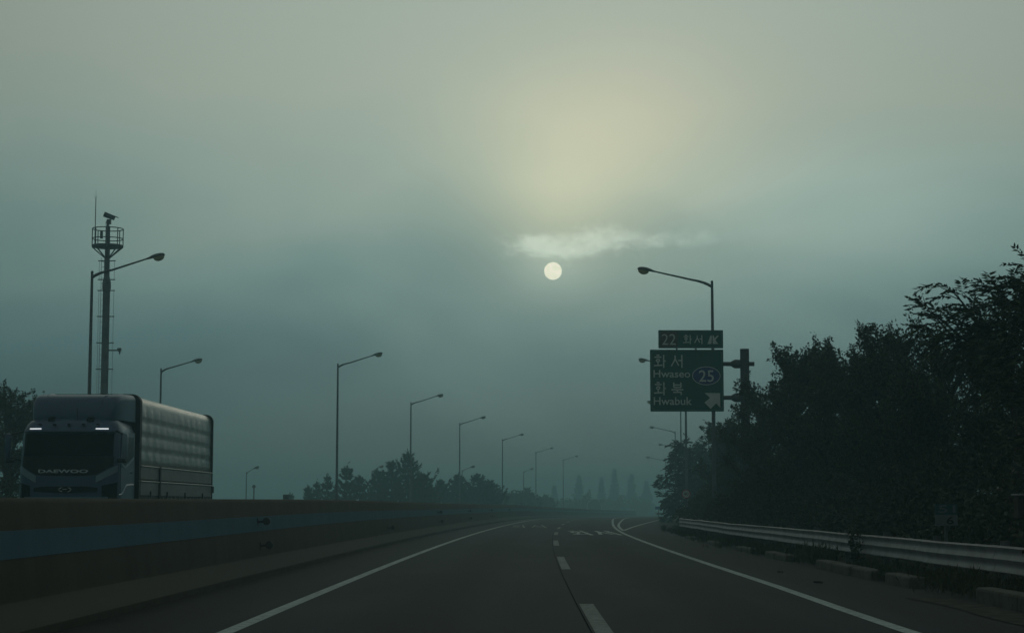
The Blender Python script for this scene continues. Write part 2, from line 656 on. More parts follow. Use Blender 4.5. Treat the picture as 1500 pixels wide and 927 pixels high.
def pave_right(d):
    if d < 80:
        return 4.9
    return 4.9 + (min(d, 260) - 80) * 0.028


def sstep(x, a, b):
    t = max(0.0, min(1.0, (x - a) / (b - a)))
    return t * t * (3 - 2 * t)


def Zg(x, y):
    off = x - Xc(y)
    z = Zr(y) - 0.05
    z -= 4.6 * sstep(-off, 17.0, 31.0)
    z += 1.2 * sstep(off, pave_right(y) + 1.5, pave_right(y) + 9.0)
    return z


def line_sample(a, b, step_near=2.0, grow=1.03):
    out = [a]
    st = step_near
    while out[-1] + st < b:
        out.append(out[-1] + st)
        if out[-1] > 30:
            st *= grow
    out.append(b)
    return out


ROWS = [-100, -60, -30] + line_sample(-20, 620, 4.0, 1.015) + [680, 760, 900, 1100, 1400]
# ground
OFFS = [-700, -400, -200, -110, -70, -50, -40, -34, -30, -27, -24, -21, -19, -17, -15.6, -10, -4, 2, 4.85, 6.4, 7.4, 8.6, 10, 12, 14, 18, 24, 34, 50, 80, 150, 300, 500, 700]
g = MB()
rows = []
for d in ROWS:
    rows.append([(Xc(d) + o, d, Zg(Xc(d) + o, d)) for o in OFFS])
g.grid(rows)
tag(g.build('ground', M['ground'], smooth=True), kind='structure')

# road pavement
road_d = [-60, -30] + line_sample(-15, 620, 3.0, 1.02)
roffs = [-15.6, -13, -10, -7, -5.2, -4.85, -4.3, -3.4, -2.2, -1, 0, 1, 2, 2.9, 3.4, 4.2, 4.9]
g = MB()
rows, uvs = [], []
for d in road_d:
    row = []
    for i, o in enumerate(roffs):
        oo = o if i < len(roffs) - 1 else pave_right(d)
        row.append(rd(oo, d, 0.0))
        uvs.append((oo, d))
    rows.append(row)
g.grid(rows)
g.uv = uvs
road = g.build('road', M['asphalt'])
tag(road, kind='structure')


def strip(pts, width, z, name, material, parent):
    """a painted band along a list of (X, Y) points"""
    mb = MB()
    a, b = [], []
    P = [Vector((p[0], p[1], 0)) for p in pts]
    for i, p in enumerate(P):
        t = (P[min(i + 1, len(P) - 1)] - P[max(i - 1, 0)]).normalized()
        n = Vector((t.y, -t.x, 0))
        for s_, l in ((-1, a), (1, b)):
            q = p + n * s_ * width / 2
            l.append((q.x, q.y, Zr(q.y) + z))
    mb.grid([a, b])
    return mb.build(name, material, parent)


OFF_L, OFF_R = -3.30, 2.83


def right_off(d):
    return 2.73 + 0.10 * sstep(d, 16, 28) + 0.55 * sstep(d, 70, 150)


ld = line_sample(2, 420, 3.0, 1.02)
strip([(Xc(d) + OFF_L, d) for d in ld], 0.15, 0.004, 'edge_line', M['mark'], road)
strip([(Xc(d) + right_off(d), d) for d in ld], 0.15, 0.004, 'edge_line', M['mark'], road)
# gore lines of the exit
gB = [(Xc(d) + right_off(d) + 0.22 + 0.9 * sstep(d, 88, 200), d) for d in line_sample(86, 300, 4, 1.02)]
strip(gB, 0.15, 0.008, 'gore_line', M['mark'], road)
gC = [(Xc(d) + right_off(d) + 0.22 + (d - 86) * 0.052, d) for d in line_sample(86, 300, 4, 1.02)]
strip(gC, 0.15, 0.006, 'gore_line', M['mark'], road)
# lane dashes: 8 m of paint, 12 m of gap
for k in range(0, 18):
    d0 = 12.9 + 20 * k
    strip([(Xc(d) + 0.03, d) for d in (d0, d0 + 2, d0 + 4, d0 + 6, d0 + 8.3)], 0.16, 0.004, 'lane_dash', M['mark_worn'], road)
strip([(Xc(d) - 0.08, d) for d in line_sample(3, 80, 2)], 0.011, 0.003, 'pavement_joint', M['crack'], road)


strip([(Xc(d) + 4.22 + 0.05 * math.sin(d * 1.3), d) for d in line_sample(9, 22.6, 1)], 0.5, 0.007, 'gutter_slab', M['gutter'], road)


# painted words on the lanes, stretched along the road
def road_word(chars, xmid, d0, d1, wid, stroke, along, m='mark'):
    n = len(chars)
    cw = wid / (n + (n - 1) * 0.35)
    for i, ch in enumerate(chars):
        x0 = xmid - wid / 2 + i * cw * 1.35
        mb = MB()
        gl = HANGUL[ch]

        def put(u0, v0, u1, v1):
            ax, ay = x0 + u0 * cw, d0 + v0 * (d1 - d0)
            bx, by = x0 + u1 * cw, d0 + v1 * (d1 - d0)
            if abs(by - ay) < abs(u1 - u0) * (d1 - d0) * 0.3:
                hx, hy = 0.0, along / 2
            else:
                hx, hy = stroke / 2, 0.0
            q = [(ax - hx, ay - hy), (bx - hx, by - hy), (bx + hx, by + hy), (ax + hx, ay + hy)]
            mb.add([(p[0], p[1], Zr(p[1]) + 0.004 + 0.0006 * (len(mb.f))) for p in q], [(0, 1, 2, 3)])
        for a, b in gl['bars']:
            put(a[0], a[1], b[0], b[1])
        if 'ring' in gl:
            cx, cz, rx, rz = gl['ring']
            for t in range(8):
                t0, t1 = 2 * math.pi * t / 8, 2 * math.pi * (t + 1) / 8
                put(cx + rx * math.cos(t0), cz + rz * math.sin(t0), cx + rx * math.cos(t1), cz + rz * math.sin(t1))
        mb.build('painted_letter', M[m], road)


road_word('화서', Xc(79) + 1.55, 72.5, 86, 1.9, 0.16, 1.1)
road_word('화서', Xc(104) - 1.75, 98, 112, 1.9, 0.12, 0.8, 'mark_worn')


# ------------------------------------------------------------------ median barrier
def btop(d):
    return 1.27 - 0.10 * sstep(50 - d, 0, 42)


bar_d = line_sample(4, 430, 1.5, 1.02)
med = thing('median_barrier', 'long dark concrete median barrier with a blue painted band curving into the fog', 'barrier')
b = MB()
rows, uvs = [], []
for d in bar_d:
    t = btop(d)
    s_ = t / 1.27
    prof = [(-4.83, -0.02), (-4.83, 0.075), (-5.03, 0.29), (-5.145, t - 0.05), (-5.175, t - 0.012), (-5.20, t), (-5.37, t), (-5.395, t - 0.012),
            (-5.425, t - 0.05), (-5.54, 0.27), (-5.72, 0.075), (-5.72, -0.02)]
    rows.append([rd(o, d, z) for o, z in prof])
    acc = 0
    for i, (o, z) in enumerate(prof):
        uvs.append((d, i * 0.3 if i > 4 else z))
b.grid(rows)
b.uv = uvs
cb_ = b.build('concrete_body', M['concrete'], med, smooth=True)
cb_.data.set_sharp_from_angle(angle=R(35))
b = MB()
rows, uvs = [], []


def face_off(z, t):
    return -5.03 + (z - 0.27) / (t - 0.05 - 0.27) * (-0.115)


for d in bar_d:
    t = btop(d)
    z1, z0 = t - 0.285, t - 0.525
    rows.append([rd(face_off(z0, t) - 0.01, d, z0 - 0.001), rd(face_off(z0, t) + 0.006, d, z0), rd(face_off(z1, t) + 0.006, d, z1), rd(face_off(z1, t) - 0.01, d, z1 + 0.001)])
    uvs += [(d, z0), (d, z0), (d, z1), (d, z1)]
b.grid(rows)
b.uv = uvs
b.build('blue_band', M['bandblue'], med)
# round reflectors on short stems, one above the other
for d, zs in ((30.6, (0.85, 0.46)), (56, (0.46,)), (80, (0.86, 0.46)), (103, (0.86, 0.46)), (126, (0.86, 0.46)), (150, (0.86,))):
    for z in zs:
        x, y, zz = rd(face_off(z, btop(d)), d, z)
        s_ = MB()
        s_.box((x + 0.008, y, zz), (0.016, 0.09, 0.13))
        s_.tube([(x, y, zz), (x + 0.10, y - 0.02, zz + 0.01)], 0.018, 6)
        st = s_.build('reflector_stem', M['post'], med)
        q = MB()
        q.tube([(x + 0.155, y - 0.012, zz + 0.015), (x + 0.155, y - 0.04, zz + 0.015)], 0.064, 18)
        rim = MB()
        q.build('reflector_disc', M['disc'], st, smooth=True)


# ------------------------------------------------------------------ guard rail and kerb
gr = thing('guard_rail', 'dented steel guard rail along the right shoulder below the dark trees', 'guard rail')
PROF = [(0.0, .170), (-.076, .163), (-.084, .152), (-.062, .112), (-.052, .085), (-.058, .055), (-.082, .016), (-.086, .004), (-.080, -.008),
        (-.058, -.045), (-.052, -.075), (-.058, -.105), (-.082, -.142), (-.084, -.154), (-.074, -.166), (0.0, -.170)]
GOFF = 5.42


def grz(d):
    return 0.432 + 0.006 * math.sin(d * 0.31) + 0.004 * math.sin(d * 0.83 + 1)


rng_g = random.Random(4)
ds = [8 + 4 * i for i in range(20)]
for i, d0 in enumerate(ds[:-1]):
    b = MB()
    rows = []
    jog = rng_g.uniform(-0.006, 0.006)
    for k in range(5):
        d = d0 - 0.15 + k * 4.27 / 4
        off = GOFF + jog + 0.004 * (i % 2) + (0.35 * sstep(d, 80, 84.5))
        ring = [rd(off + o, d, grz(d) + z + jog) for o, z in PROF] + [rd(off + o + 0.006, d, grz(d) + z + jog) for o, z in reversed(PROF)]
        rows.append(ring)
    b.grid(rows, closed=True)
    n = len(PROF)
    for row_i in (0, 4):
        base = row_i * 2 * n
        for k in range(n - 1):
            b.f.append((base + k, base + k + 1, base + 2 * n - 2 - k, base + 2 * n - 1 - k))
    ro_ = b.build('rail', M['galv'], gr, smooth=True)
    ro_.data.set_sharp_from_angle(angle=R(33))
    p = MB()
    p.tube([rd(GOFF + 0.14, d0 + 0.1, -0.08), rd(GOFF + 0.14, d0 + 0.1, 0.66)], 0.06, 10)
    po = p.build('post', M['steel'], gr, smooth=True)
    q = MB()
    q.box(rd(GOFF + 0.043, d0 + 0.1, 0.43), (0.08, 0.09, 0.2))
    q.build('spacer', M['steel'], po)

kerb = thing('kerb', None, None)
kerb['kind'] = 'structure'
rk = random.Random(11)
kerb_sets = [(10.5, 21.6, 1.0), (25.2, 27.2, 0.8), (28.0, 33.5, 0.85), (37.5, 41.0, 0.7), (44, 47, 0.6), (52, 56, 0.55), (62, 65, 0.5)]
for a, bb, hs in kerb_sets:
    d = a
    while d < bb - 0.5:
        L = min(1.85, bb - d)
        h = 0.19 * hs * rk.uniform(0.92, 1.05)
        ox = rk.uniform(-0.02, 0.02)
        x, y, z = rd(4.66 + ox, d + L / 2, h / 2 - 0.03)
        mb = MB().box((0, 0, 0), (0.24, L - 0.03, h + 0.06), Matrix.Rotation(-0.000356 * d + rk.uniform(-.008, .008), 3, 'Z'), 0.035)
        mb.build('kerb_stone', M['kerb'], kerb, loc=(x, y, z))
        d += L


# ------------------------------------------------------------------ street lamps
def make_lamp(H, arm, rise, name, side, slim=1.0):
    """side +1: arm to +X. local origin at the base"""
    root = thing(name, None, None)
    p = MB()
    p.tube([(0, 0, 0), (0, 0, 0.02), (0, 0, 0.9), (0, 0, H - 0.02), (0, 0, H + 0.05)], [0.115 * slim, 0.105 * slim, 0.10 * slim, 0.058 * slim, 0.056 * slim], 12)
    p.box((0, 0, 0.012), (0.4, 0.4, 0.03))
    p.tube([(0, 0, H + 0.05), (0, 0, H + 0.09)], [0.066 * slim, 0.04 * slim], 10)
    p.build('pole', M['steel'], root, smooth=True)
    a = MB()
    s = side
    pts = [(-0.01, H - 0.20), (0.07 * arm, H - 0.085), (0.15 * arm, H + 0.0), (0.25 * arm, H + 0.075), (0.36 * arm, H + 0.13), (1.0 * arm, H + rise)]
    a.tube([(s * x, 0, z) for x, z in pts], [0.062 * slim, 0.066 * slim, 0.06 * slim, 0.052 * slim, 0.046 * slim, 0.034 * slim], 10)
    a.build('arm', M['steel'], root, smooth=True)
    ang = math.atan2(rise - 0.13, 0.64 * arm) * 0.75
    hd = MB()
    L = 0.80
    rows = []
    for t, wy, up, dn in ((-.04, .035, .035, .035), (.12, .05, .055, .04), (.3, .12, .10, .035), (.5, .16, .125, .03), (.75, .165, .12, .03), (.92, .13, .085, .03), (1.0, .05, .03, .02)):
        ring = []
        for k in range(14):
            q = 2 * math.pi * k / 14
            yy = wy * math.cos(q)
            zz = math.sin(q) * (up if math.sin(q) > 0 else dn)
            xx = t * L
            ring.append((s * (arm + xx * math.cos(ang) - zz * math.sin(ang)), yy, H + rise + xx * math.sin(ang) + zz * math.cos(ang)))
        rows.append(ring)
    hd.grid(rows, closed=True)
    hd.f.append(tuple(range(13, -1, -1)))
    e = (len(rows) - 1) * 14
    hd.f.append(tuple(range(e, e + 14)))
    ho = hd.build('lamp_head', M['head'], root, smooth=True)
    gl = MB()
    rows = []
    for j in range(6):
        ph = j / 5 * math.pi / 2
        ring = []
        for k in range(14):
            q = 2 * math.pi * k / 14
            xx = 0.65 * L + 0.25 * math.cos(ph) * math.cos(q)
            yy = 0.135 * math.cos(ph) * math.sin(q)
            zz = -0.03 - 0.19 * math.sin(ph)
            ring.append((s * (arm + xx * math.cos(ang) - zz * math.sin(ang)), yy, H + rise + xx * math.sin(ang) + zz * math.cos(ang)))
        rows.append(ring)
    gl.grid(rows, closed=True)
    gl.build('glass_bowl', M['glass'], ho, smooth=True)
    return root


def px_at(px, py, Y):
    u, v = (px - 750) / F, (463.5 - py) / F
    yy = math.cos(PITCH) - v * math.sin(PITCH)
    zz = math.sin(PITCH) + v * math.cos(PITCH)
    return u * Y / yy, CAM_H + zz * Y / yy


GL = 'street lamps along the far side of the oncoming carriageway'
GR_ = 'street lamps along the right side of the road'
left_lamps = [  # elbow px, py, distance, label
    (135, 400, 79, 'tall grey street lamp right beside the camera tower, arm crossing the mast'),
    (495, 534, 129, 'tallest street lamp standing clear in the gap left of the big pine clump'),
    (602, 590, 178, 'street lamp whose pole passes the pointed top of the biggest pine'),
    (673.5, 620, 222, 'street lamp rising from between the middle pines behind the barrier'),
    (736, 643.5, 270, 'hazy street lamp just right of the second pine group'),
    (785, 662, 330, 'faint street lamp deep in the fog, left of the sun line'),
    (825, 673, 388, 'almost vanished street lamp, farthest one of the left row'),
]
lampL = None
for i, (px, py, Y, lab) in enumerate(left_lamps):
    X, Zt = px_at(px, py, Y)
    zg = Zg(X, Y)
    if i == 0 or i == 1:
        lampL = make_lamp(Zt - zg, 2.35, 0.62, 'street_lamp', 1)
        o = lampL
    else:
        o = copy_tree(lampL)
    o.location = (X, Y, Zt - (left_l_h if i > 1 else Zt - zg))
    if i == 1:
        left_l_h = Zt - zg
    tag(o, lab, 'street lamp', GL)

ramp_lamps = [
    (236, 541, 122, 'shorter street lamp standing just behind the rear half of the truck', 1.95, .5, 1),
    (361, 692, 215, 'small distant street lamp alone in the gap between truck and pines', 0.75, .42, .9),
    (677, 689, 262, 'low street lamp just right of the middle pole, above the second pines', 1.05, .42, .9),
    (767, 691, 318, 'low foggy street lamp left of a taller faint one', 0.95, .4, .9),
    (545, 690, 232, 'street lamp half hidden behind the left end of the big pine', 0.7, .4, .9),
]
for px, py, Y, lab, arm, rise, slim in ramp_lamps:
    X, Zt = px_at(px, py, Y)
    zg = Zg(X, Y)
    o = make_lamp(Zt - zg, arm, rise, 'street_lamp', 1, slim)
    o.location = (X, Y, zg)
    tag(o, lab, 'street lamp', 'lower lamps of the side road beyond')

right_lamps = [
    (1043, 414, 82, 'nearest right street lamp, its pole running up behind the green sign'),
    (1004, 539, 131, 'street lamp with head peeping out left of the green sign'),
    (997, 597, 184, 'street lamp with thin pole under the green sign and head tip at its edge'),
    (989, 632, 243, 'foggy street lamp whose arm shows just below the green sign'),
    (994.5, 656, 305, 'faint street lamp with arm ending behind the layered hazy tree'),
    (975, 674.5, 322, 'very faint lowest street lamp left of the layered hazy tree'),
]
lampR = None
for i, (px, py, Y, lab) in enumerate(right_lamps):
    X, Zt = px_at(px, py, Y)
    zg = Zg(X, Y)
    if i == 0 or i == 3:
        o = make_lamp(Zt - zg, 2.55, 0.5, 'street_lamp', -1)
        lampR = o
        hR = Zt - zg
    else:
        o = copy_tree(lampR)
    o.location = (X, Y, Zt - hR)
    tag(o, lab, 'street lamp', GR_)


# ------------------------------------------------------------------ camera tower
def camera_tower():
    Y = 100.0
    X, _ = px_at(155.5, 450, Y)
    zg = Zg(X, Y)
    t = thing('camera_tower', 'tall steel mast with railed cage, whip antenna and camera on top', 'tower', (X, Y, zg))

    def z(py): return px_at(155, py, Y)[1] - zg
    k = Y / F
    mst = MB()
    mst.tube([(0, 0, 0), (0, 0, 0.3), (0, 0, z(423)), (0, 0, z(408)), (0, 0, z(332)), (0, 0, z(331))], [.26, .225, .195, .15, .125, .05], 16)
    mst.build('mast', M['steel'], t, smooth=True)
    j = MB()
    j.tube([(0, 0, z(428)), (0, 0, z(422)), (0, 0, z(414)), (0, 0, z(404))], [.19, .235, .235, .14], 16)
    j.build('mast_joint', M['steel'], t, smooth=True)
    cg = MB()
    r = 0.83
    zt, zm, zb, zs = z(335.5), z(350), z(360), z(378)
    for zz in (zt, zm, zb):
        cg.ring((0, 0, zz), r, 0.028)
    cg.ring((0, 0, zb - 0.06), r - 0.02, 0.04)
    cage = cg.build('cage_ring', M['steel'], t, smooth=True)
    nb = 8
    for i in range(nb):
        a = 2 * math.pi * (i + 0.15) / nb
        p = MB().tube([(r * math.cos(a), r * math.sin(a), zb - .05), (r * math.cos(a), r * math.sin(a), zt)], 0.028, 6)
        p.build('cage_bar', M['steel'], cage)
        q = MB().tube([(r * math.cos(a), r * math.sin(a), zb - .08), (0.13 * math.cos(a), 0.13 * math.sin(a), zs)], 0.035, 6)
        q.build('cage_brace', M['steel'], cage)
    fl = MB()
    for i in range(12):
        y0 = -r + 0.07 + i * (2 * r - .14) / 11
        h = math.sqrt(max(0.01, r * r - y0 * y0))
        fl.box((0, y0, zb - 0.03), (2 * h, 0.06, 0.02))
    fl.build('platform', M['steel'], t)
    an = MB()
    ax = -0.72
    an.tube([(ax, 0.1, zb - 0.1), (ax, 0.1, z(290))], [0.03, 0.022], 6)
    an.tube([(ax, 0.1, z(290)), (ax, 0.1, z(279))], [0.010, 0.006], 5)
    for s in (-1, 1):
        an.tube([(ax, 0.1, z(290)), (ax + s * 0.11, 0.1, z(287))], 0.007, 4)
    an.build('whip_antenna', M['steel'], t)
    cm = MB()
    rot = Matrix.Rotation(R(22), 3, 'Y')
    c0 = Vector((0.06, -0.05, z(317)))
    cm.tube([c0 + rot @ Vector((-.28, 0, 0)), c0 + rot @ Vector((.32, 0, 0))], [0.15, 0.12], 10)
    cm.box(c0 + rot @ Vector((.10, 0, .11)), (0.78, 0.26, 0.03), rot)
    cm.box((0.05, 0, z(325)), (0.22, 0.2, 0.26))
    cm.tube([(0, 0, z(332)), (0, 0, z(326))], 0.07, 8)
    cm.tube([(-.12, .1, z(331)), (-.14, .1, z(325)), (-.05, .1, z(322))], 0.02, 5)
    cm.build('surveillance_camera', M['head'], t, smooth=True)
    bx = MB()
    bx.box((-0.30, -0.2, z(345)), (0.14, 0.14, 0.4), None, 0.02)
    bx.build('equipment_box', M['head'], t)
    lad = MB()
    for s in (-.30, -.14):
        lad.tube([(s, -.05, 0.5), (s, -.05, z(378))], 0.012, 5)
    zz = 0.6
    while zz < z(380):
        lad.tube([(-.30, -.05, zz), (-.14, -.05, zz)], 0.010, 5)
        zz += 0.3
    lad.build('ladder', M['steel'], t)
    for py in (382, 409.5, 425.5, 463.5, 502, 540.5, 579, 617):
        q = MB()
        q.box((-.02, 0.02, z(py)), (0.95, 0.06, 0.05))
        q.build('bracket', M['steel'], t)
    cb = MB()
    for s in (-.42, .40):
        cb.tube([(s, 0.02, 0.4), (s, 0.02, z(425))], 0.009, 4)
        cb.tube([(s, 0.02, z(410)), (s, 0.02, z(382))], 0.009, 4)
    cb.build('cable', M['steel'], t)
    ar = MB()
    ar.tube([(0.1, 0, z(513)), (0.80, 0, z(513))], 0.04, 8)
    ar.box((0.78, -.04, z(512)), (0.20, 0.2, 0.17), None, 0.02)
    ar.tube([(0.80, -.05, z(514)), (0.80, -.05, z(519))], [0.07, 0.02], 8)
    ar.build('side_arm', M['steel'], t)
    return t


camera_tower()


# ------------------------------------------------------------------ direction sign
def direction_sign():
    Y = 75.0
    k = Y / F
    X, _ = px_at(1092, 560, Y)
    zg = Zg(X, Y)
    t = thing('direction_sign', 'big green exit sign with route 25 ellipse and exit 22 panel on a thick post', 'road sign', (X, Y, zg))

    def sx(px): return px_at(px, 560, Y)[0] - X
    def sz(py): return px_at(1000, py, Y)[1] - zg
    c = MB()
    c.tube([(0, 0.18, 0), (0, 0.18, 0.03)], 0.4, 16)
    c.tube([(0, 0.18, 0), (0, 0.18, sz(511.5))], [0.2, 0.185], 20)
    c.tube([(0, 0.18, sz(511.5)), (0, 0.18, sz(510.5))], [0.195, 0.18], 20)
    c.build('post', M['post'], t, smooth=True)
    for py in (532.5, 582):
        a = MB()
        z = sz(py)
        a.tube([(sx(1056), 0.18, z), (sx(1106), 0.18, z)], 0.088, 12)
        ao = a.build('support_arm', M['post'], t, smooth=True)
        f = MB()
        f.tube([(sx(1072), 0.18, z), (sx(1077), 0.18, z), (sx(1085), 0.18, z)], [0.10, 0.18, 0.18], 12)
        f.build('clamp', M['post'], ao, smooth=True)

    def plate(name, x0, x1, z0, z1, rad, m, y0=0.0, y1=0.05, parent=t):
        pts = []
        for cx, cz, a0 in ((x1 - rad, z1 - rad, 0), (x0 + rad, z1 - rad, 90), (x0 + rad, z0 + rad, 180), (x1 - rad, z0 + rad, 270)):
            for q in range(5):
                a = R(a0 + q * 22.5)
                pts.append((cx + rad * math.cos(a), cz + rad * math.sin(a)))
        return MB().prism(pts, y0, y1).build(name, m, parent)

    def outline(name, x0, x1, z0, z1, rad, wd, y, parent):
        o, i_ = [], []
        for cx, cz, a0 in ((x1 - rad, z1 - rad, 0), (x0 + rad, z1 - rad, 90), (x0 + rad, z0 + rad, 180), (x1 - rad, z0 + rad, 270)):
            for q in range(5):
                a = R(a0 + q * 22.5)
                o.append((cx + rad * math.cos(a), y, cz + rad * math.sin(a)))
                i_.append((cx + (rad - wd) * math.cos(a), y, cz + (rad - wd) * math.sin(a)))
        mb = MB()
        n = len(o)
        mb.add(o + i_ + [(p[0], y + .003, p[2]) for p in o + i_], [(j, (j + 1) % n, n + (j + 1) % n, n + j) for j in range(n)] +
               [(2 * n + j, 2 * n + (j + 1) % n, (j + 1) % n, j) for j in range(n)])
        return mb.build(name, M['border'], parent)
    M['border'] = mat('sign_border', (0.10, 0.22, 0.18), 0.5)
    big = plate('main_panel', sx(952.5), sx(1060), sz(602.5), sz(512), 0.03, M['green'])
    outline('border', sx(954.5), sx(1058.3), sz(600.5), sz(514), 0.14, 0.022, -0.005, big)
    sm = plate('exit_panel', sx(965), sx(1060), sz(510), sz(483.5), 0.03, M['green'])
    outline('border', sx(966.5), sx(1058.6), sz(508.8), sz(484.8), 0.08, 0.018, -0.005, sm)
    fr = MB()
    for px in (992, 1020, 1044):
        fr.box((sx(px), 0.075, (sz(513) + sz(484)) / 2 - 0.1), (0.07, 0.05, sz(484) - sz(516)))
    for py, pl in ((496, 969), (532.5, 957), (582, 957)):
        fr.box(((sx(pl) + sx(1058)) / 2, 0.115, sz(py)), (sx(1058) - sx(pl), 0.03, 0.09))
    fr.build('back_frame', M['alu'], t)
    W_ = M['white']
    plate('number_box', sx(968), sx(993.3), sz(508.2), sz(485.6), 0.03, M['brown'], -0.006, 0.0, sm)
    text_mb('22', sx(970), sx(990.5), sz(505), sz(489), -0.010).build('lettering', W_, sm)
    hangul('화', sx(1001), sx(1013.8), sz(503.9), sz(490.5), -0.004, 0.042).build('lettering', W_, sm)
    hangul('서', sx(1018), sx(1030), sz(503.9), sz(490.5), -0.004, 0.042).build('lettering', W_, sm)
    ic = MB()

    def S(p): return [(sx(a), sz(b_)) for a, b_ in p]
    ic.prism(S([(1036.8, 503.7), (1041.2, 491.4), (1043.8, 491.4), (1042.6, 503.7)]), -0.004, -0.010)
    ic.prism(S([(1044.6, 503.7), (1044.4, 491.4), (1046.6, 491.4), (1047.4, 495.6), (1051.2, 491.6), (1053.8, 491.6), (1048.6, 497.6), (1052.6, 503.7)]), -0.004, -0.010)
    ic.build('exit_symbol', W_, sm)
    for ch, a, b_, c_, d_ in (('화', 957.9, 975.4, 519.6, 538.6), ('서', 983.6, 1000.8, 519.6, 538.6), ('화', 957.9, 975.4, 559.6, 578.6), ('북', 983.4, 1000.9, 560.0, 578.4)):
        hangul(ch, sx(a), sx(b_), sz(d_), sz(c_), -0.004, 0.056).build('lettering', W_, big)
    text_mb('Hwaseo', sx(957.3), sx(1011.3), sz(552.8), sz(541.8), -0.004, bold=0.012).build('lettering', W_, big)
    text_mb('Hwabuk', sx(957.3), sx(1013.3), sz(593), sz(581.4), -0.004, bold=0.012).build('lettering', W_, big)

    def ell(name, cx, cz, rx, rz, y0, y1, m):
        return MB().prism([(cx + rx * math.cos(q * math.pi / 24), cz + rz * math.sin(q * math.pi / 24)) for q in range(48)], y0, y1).build(name, m, big, smooth=False)
    cx, cz = sx(1034.7), sz(550.3)
    ell('route_rim', cx, cz, sx(1055.4) - cx, sz(536.7) - cz, -0.003, -0.008, M['white'])
    ell('route_ellipse', cx, cz, sx(1054.4) - cx, sz(537.7) - cz, -0.008, -0.012, M['blue'])
    text_mb('25', sx(1023.8), sx(1045.7), sz(559.3), sz(542), -0.013, bold=0.008).build('lettering', W_, big)
    ar = MB()
    ar.prism(S([(1031.6, 575.2), (1054.6, 575.6), (1054.6, 597.0), (1048.6, 590.6), (1040.6, 598.6), (1031.4, 589.4), (1039.8, 582.6)]), -0.004, -0.010)
    ar.build('arrow', W_, big)


direction_sign()


# ------------------------------------------------------------------ small signs
def kilometre_sign():
    Y = 28.3
    X, Zc = px_at(1386, 753.5, Y)
    zg = Zg(X, Y)
    t = thing('kilometre_sign', 'small square distance plate, 51 on green over 6 on white, behind guard rail', 'road sign', (X, Y, zg))
    k = Y / F
    z = Zc - zg
    h, wd = 0.335, 0.34
    MB().tube([(0, 0.05, -0.1), (0, 0.05, z + 0.1)], 0.03, 8).build('post', M['steel'], t, smooth=True)
    MB().box((0, 0, z + h / 4), (wd, 0.016, h / 2 - 0.002)).build('upper_plate', M['green2'], t)
    MB().box((0, 0, z - h / 4), (wd, 0.016, h / 2 - 0.002)).build('lower_plate', M['plate_white'], t)
    text_mb('51', -0.12, 0.14, z + 0.03, z + 0.145, -0.009, 0.004, 0.01).build('lettering', M['plate_white'], t)
    text_mb('6', 0.0, 0.11, z - 0.145, z - 0.03, -0.009, 0.004, 0.02).build('lettering', M['black'], t)


M['green2'] = mat('distance_plate_green', (0.018, 0.10, 0.10), 0.5)
M['plate_white'] = mat('dirty_white_plate', (0.20, 0.215, 0.26), 0.6, 0, (0.14, 0.155, 0.18), 8)
kilometre_sign()


def speed_sign():
    Y = 93.0
    X, Zc = px_at(1005, 723, Y)
    zg = Zg(X, Y)
    t = thing('speed_sign', 'round speed limit 40 sign with red rim in front of hazy foliage', 'road sign', (X, Y, zg))
    z = Zc - zg
    MB().tube([(0, 0.04, -0.1), (0, 0.04, z + 0.2)], 0.035, 8).build('post', M['steel'], t, smooth=True)

    def disc(r, y0, y1): return MB().prism([(r * math.cos(q * math.pi / 16), z + r * math.sin(q * math.pi / 16)) for q in range(32)], y0, y1)
    disc(0.22, 0.0, 0.02).build('rim', M['red'], t)
    disc(0.182, -0.004, 0.0).build('face', M['white'], t)
    text_mb('40', -0.12, 0.12, z - 0.08, z + 0.08, -0.006, 0.004, 0.0).build('lettering', M['black'], t)


speed_sign()


def blue_sign():
    Y = 160.0
    X, Zc = px_at(964.5, 743.5, Y)
    zg = Zg(X, Y)
    t = thing('guide_post', 'small pale blue plate above a white plate at the foot of the layered hazy tree', 'road sign', (X, Y, zg))
    z = Zc - zg
    MB().tube([(0, 0.05, -0.1), (0, 0.05, z + 0.1)], 0.03, 6).build('post', M['steel'], t)
    MB().box((0, 0, z), (0.55, 0.03, 0.26), None, 0.012).build('blue_plate', M['pale_blue'], t)
    MB().box((0.05, 0, z - 0.5), (0.42, 0.03, 0.14), None, 0.012).build('white_plate', M['plate_white'], t)


blue_sign()


def cabinet():
    Y = 25.0
    X, Zt = px_at(1496, 723, Y)
    zg = Zg(X, Y)
    t = thing('roadside_cabinet', 'grey metal cabinet with pale top edge, cut off by right border', 'cabinet', (X, Y, zg))
    z = Zt - zg
    MB().box((0.1, 0.1, z - 0.18), (0.30, 0.24, 0.3), None, 0.01).build('housing', M['bark'], t)
    MB().box((0.1, 0.08, z - 0.012), (0.36, 0.30, 0.025), None, 0.008).build('lid', M['galv'], t)
    MB().tube([(0.1, 0.1, -0.1), (0.1, 0.1, z - 0.3)], 0.04, 8).build('post', M['frame'], t)


cabinet()


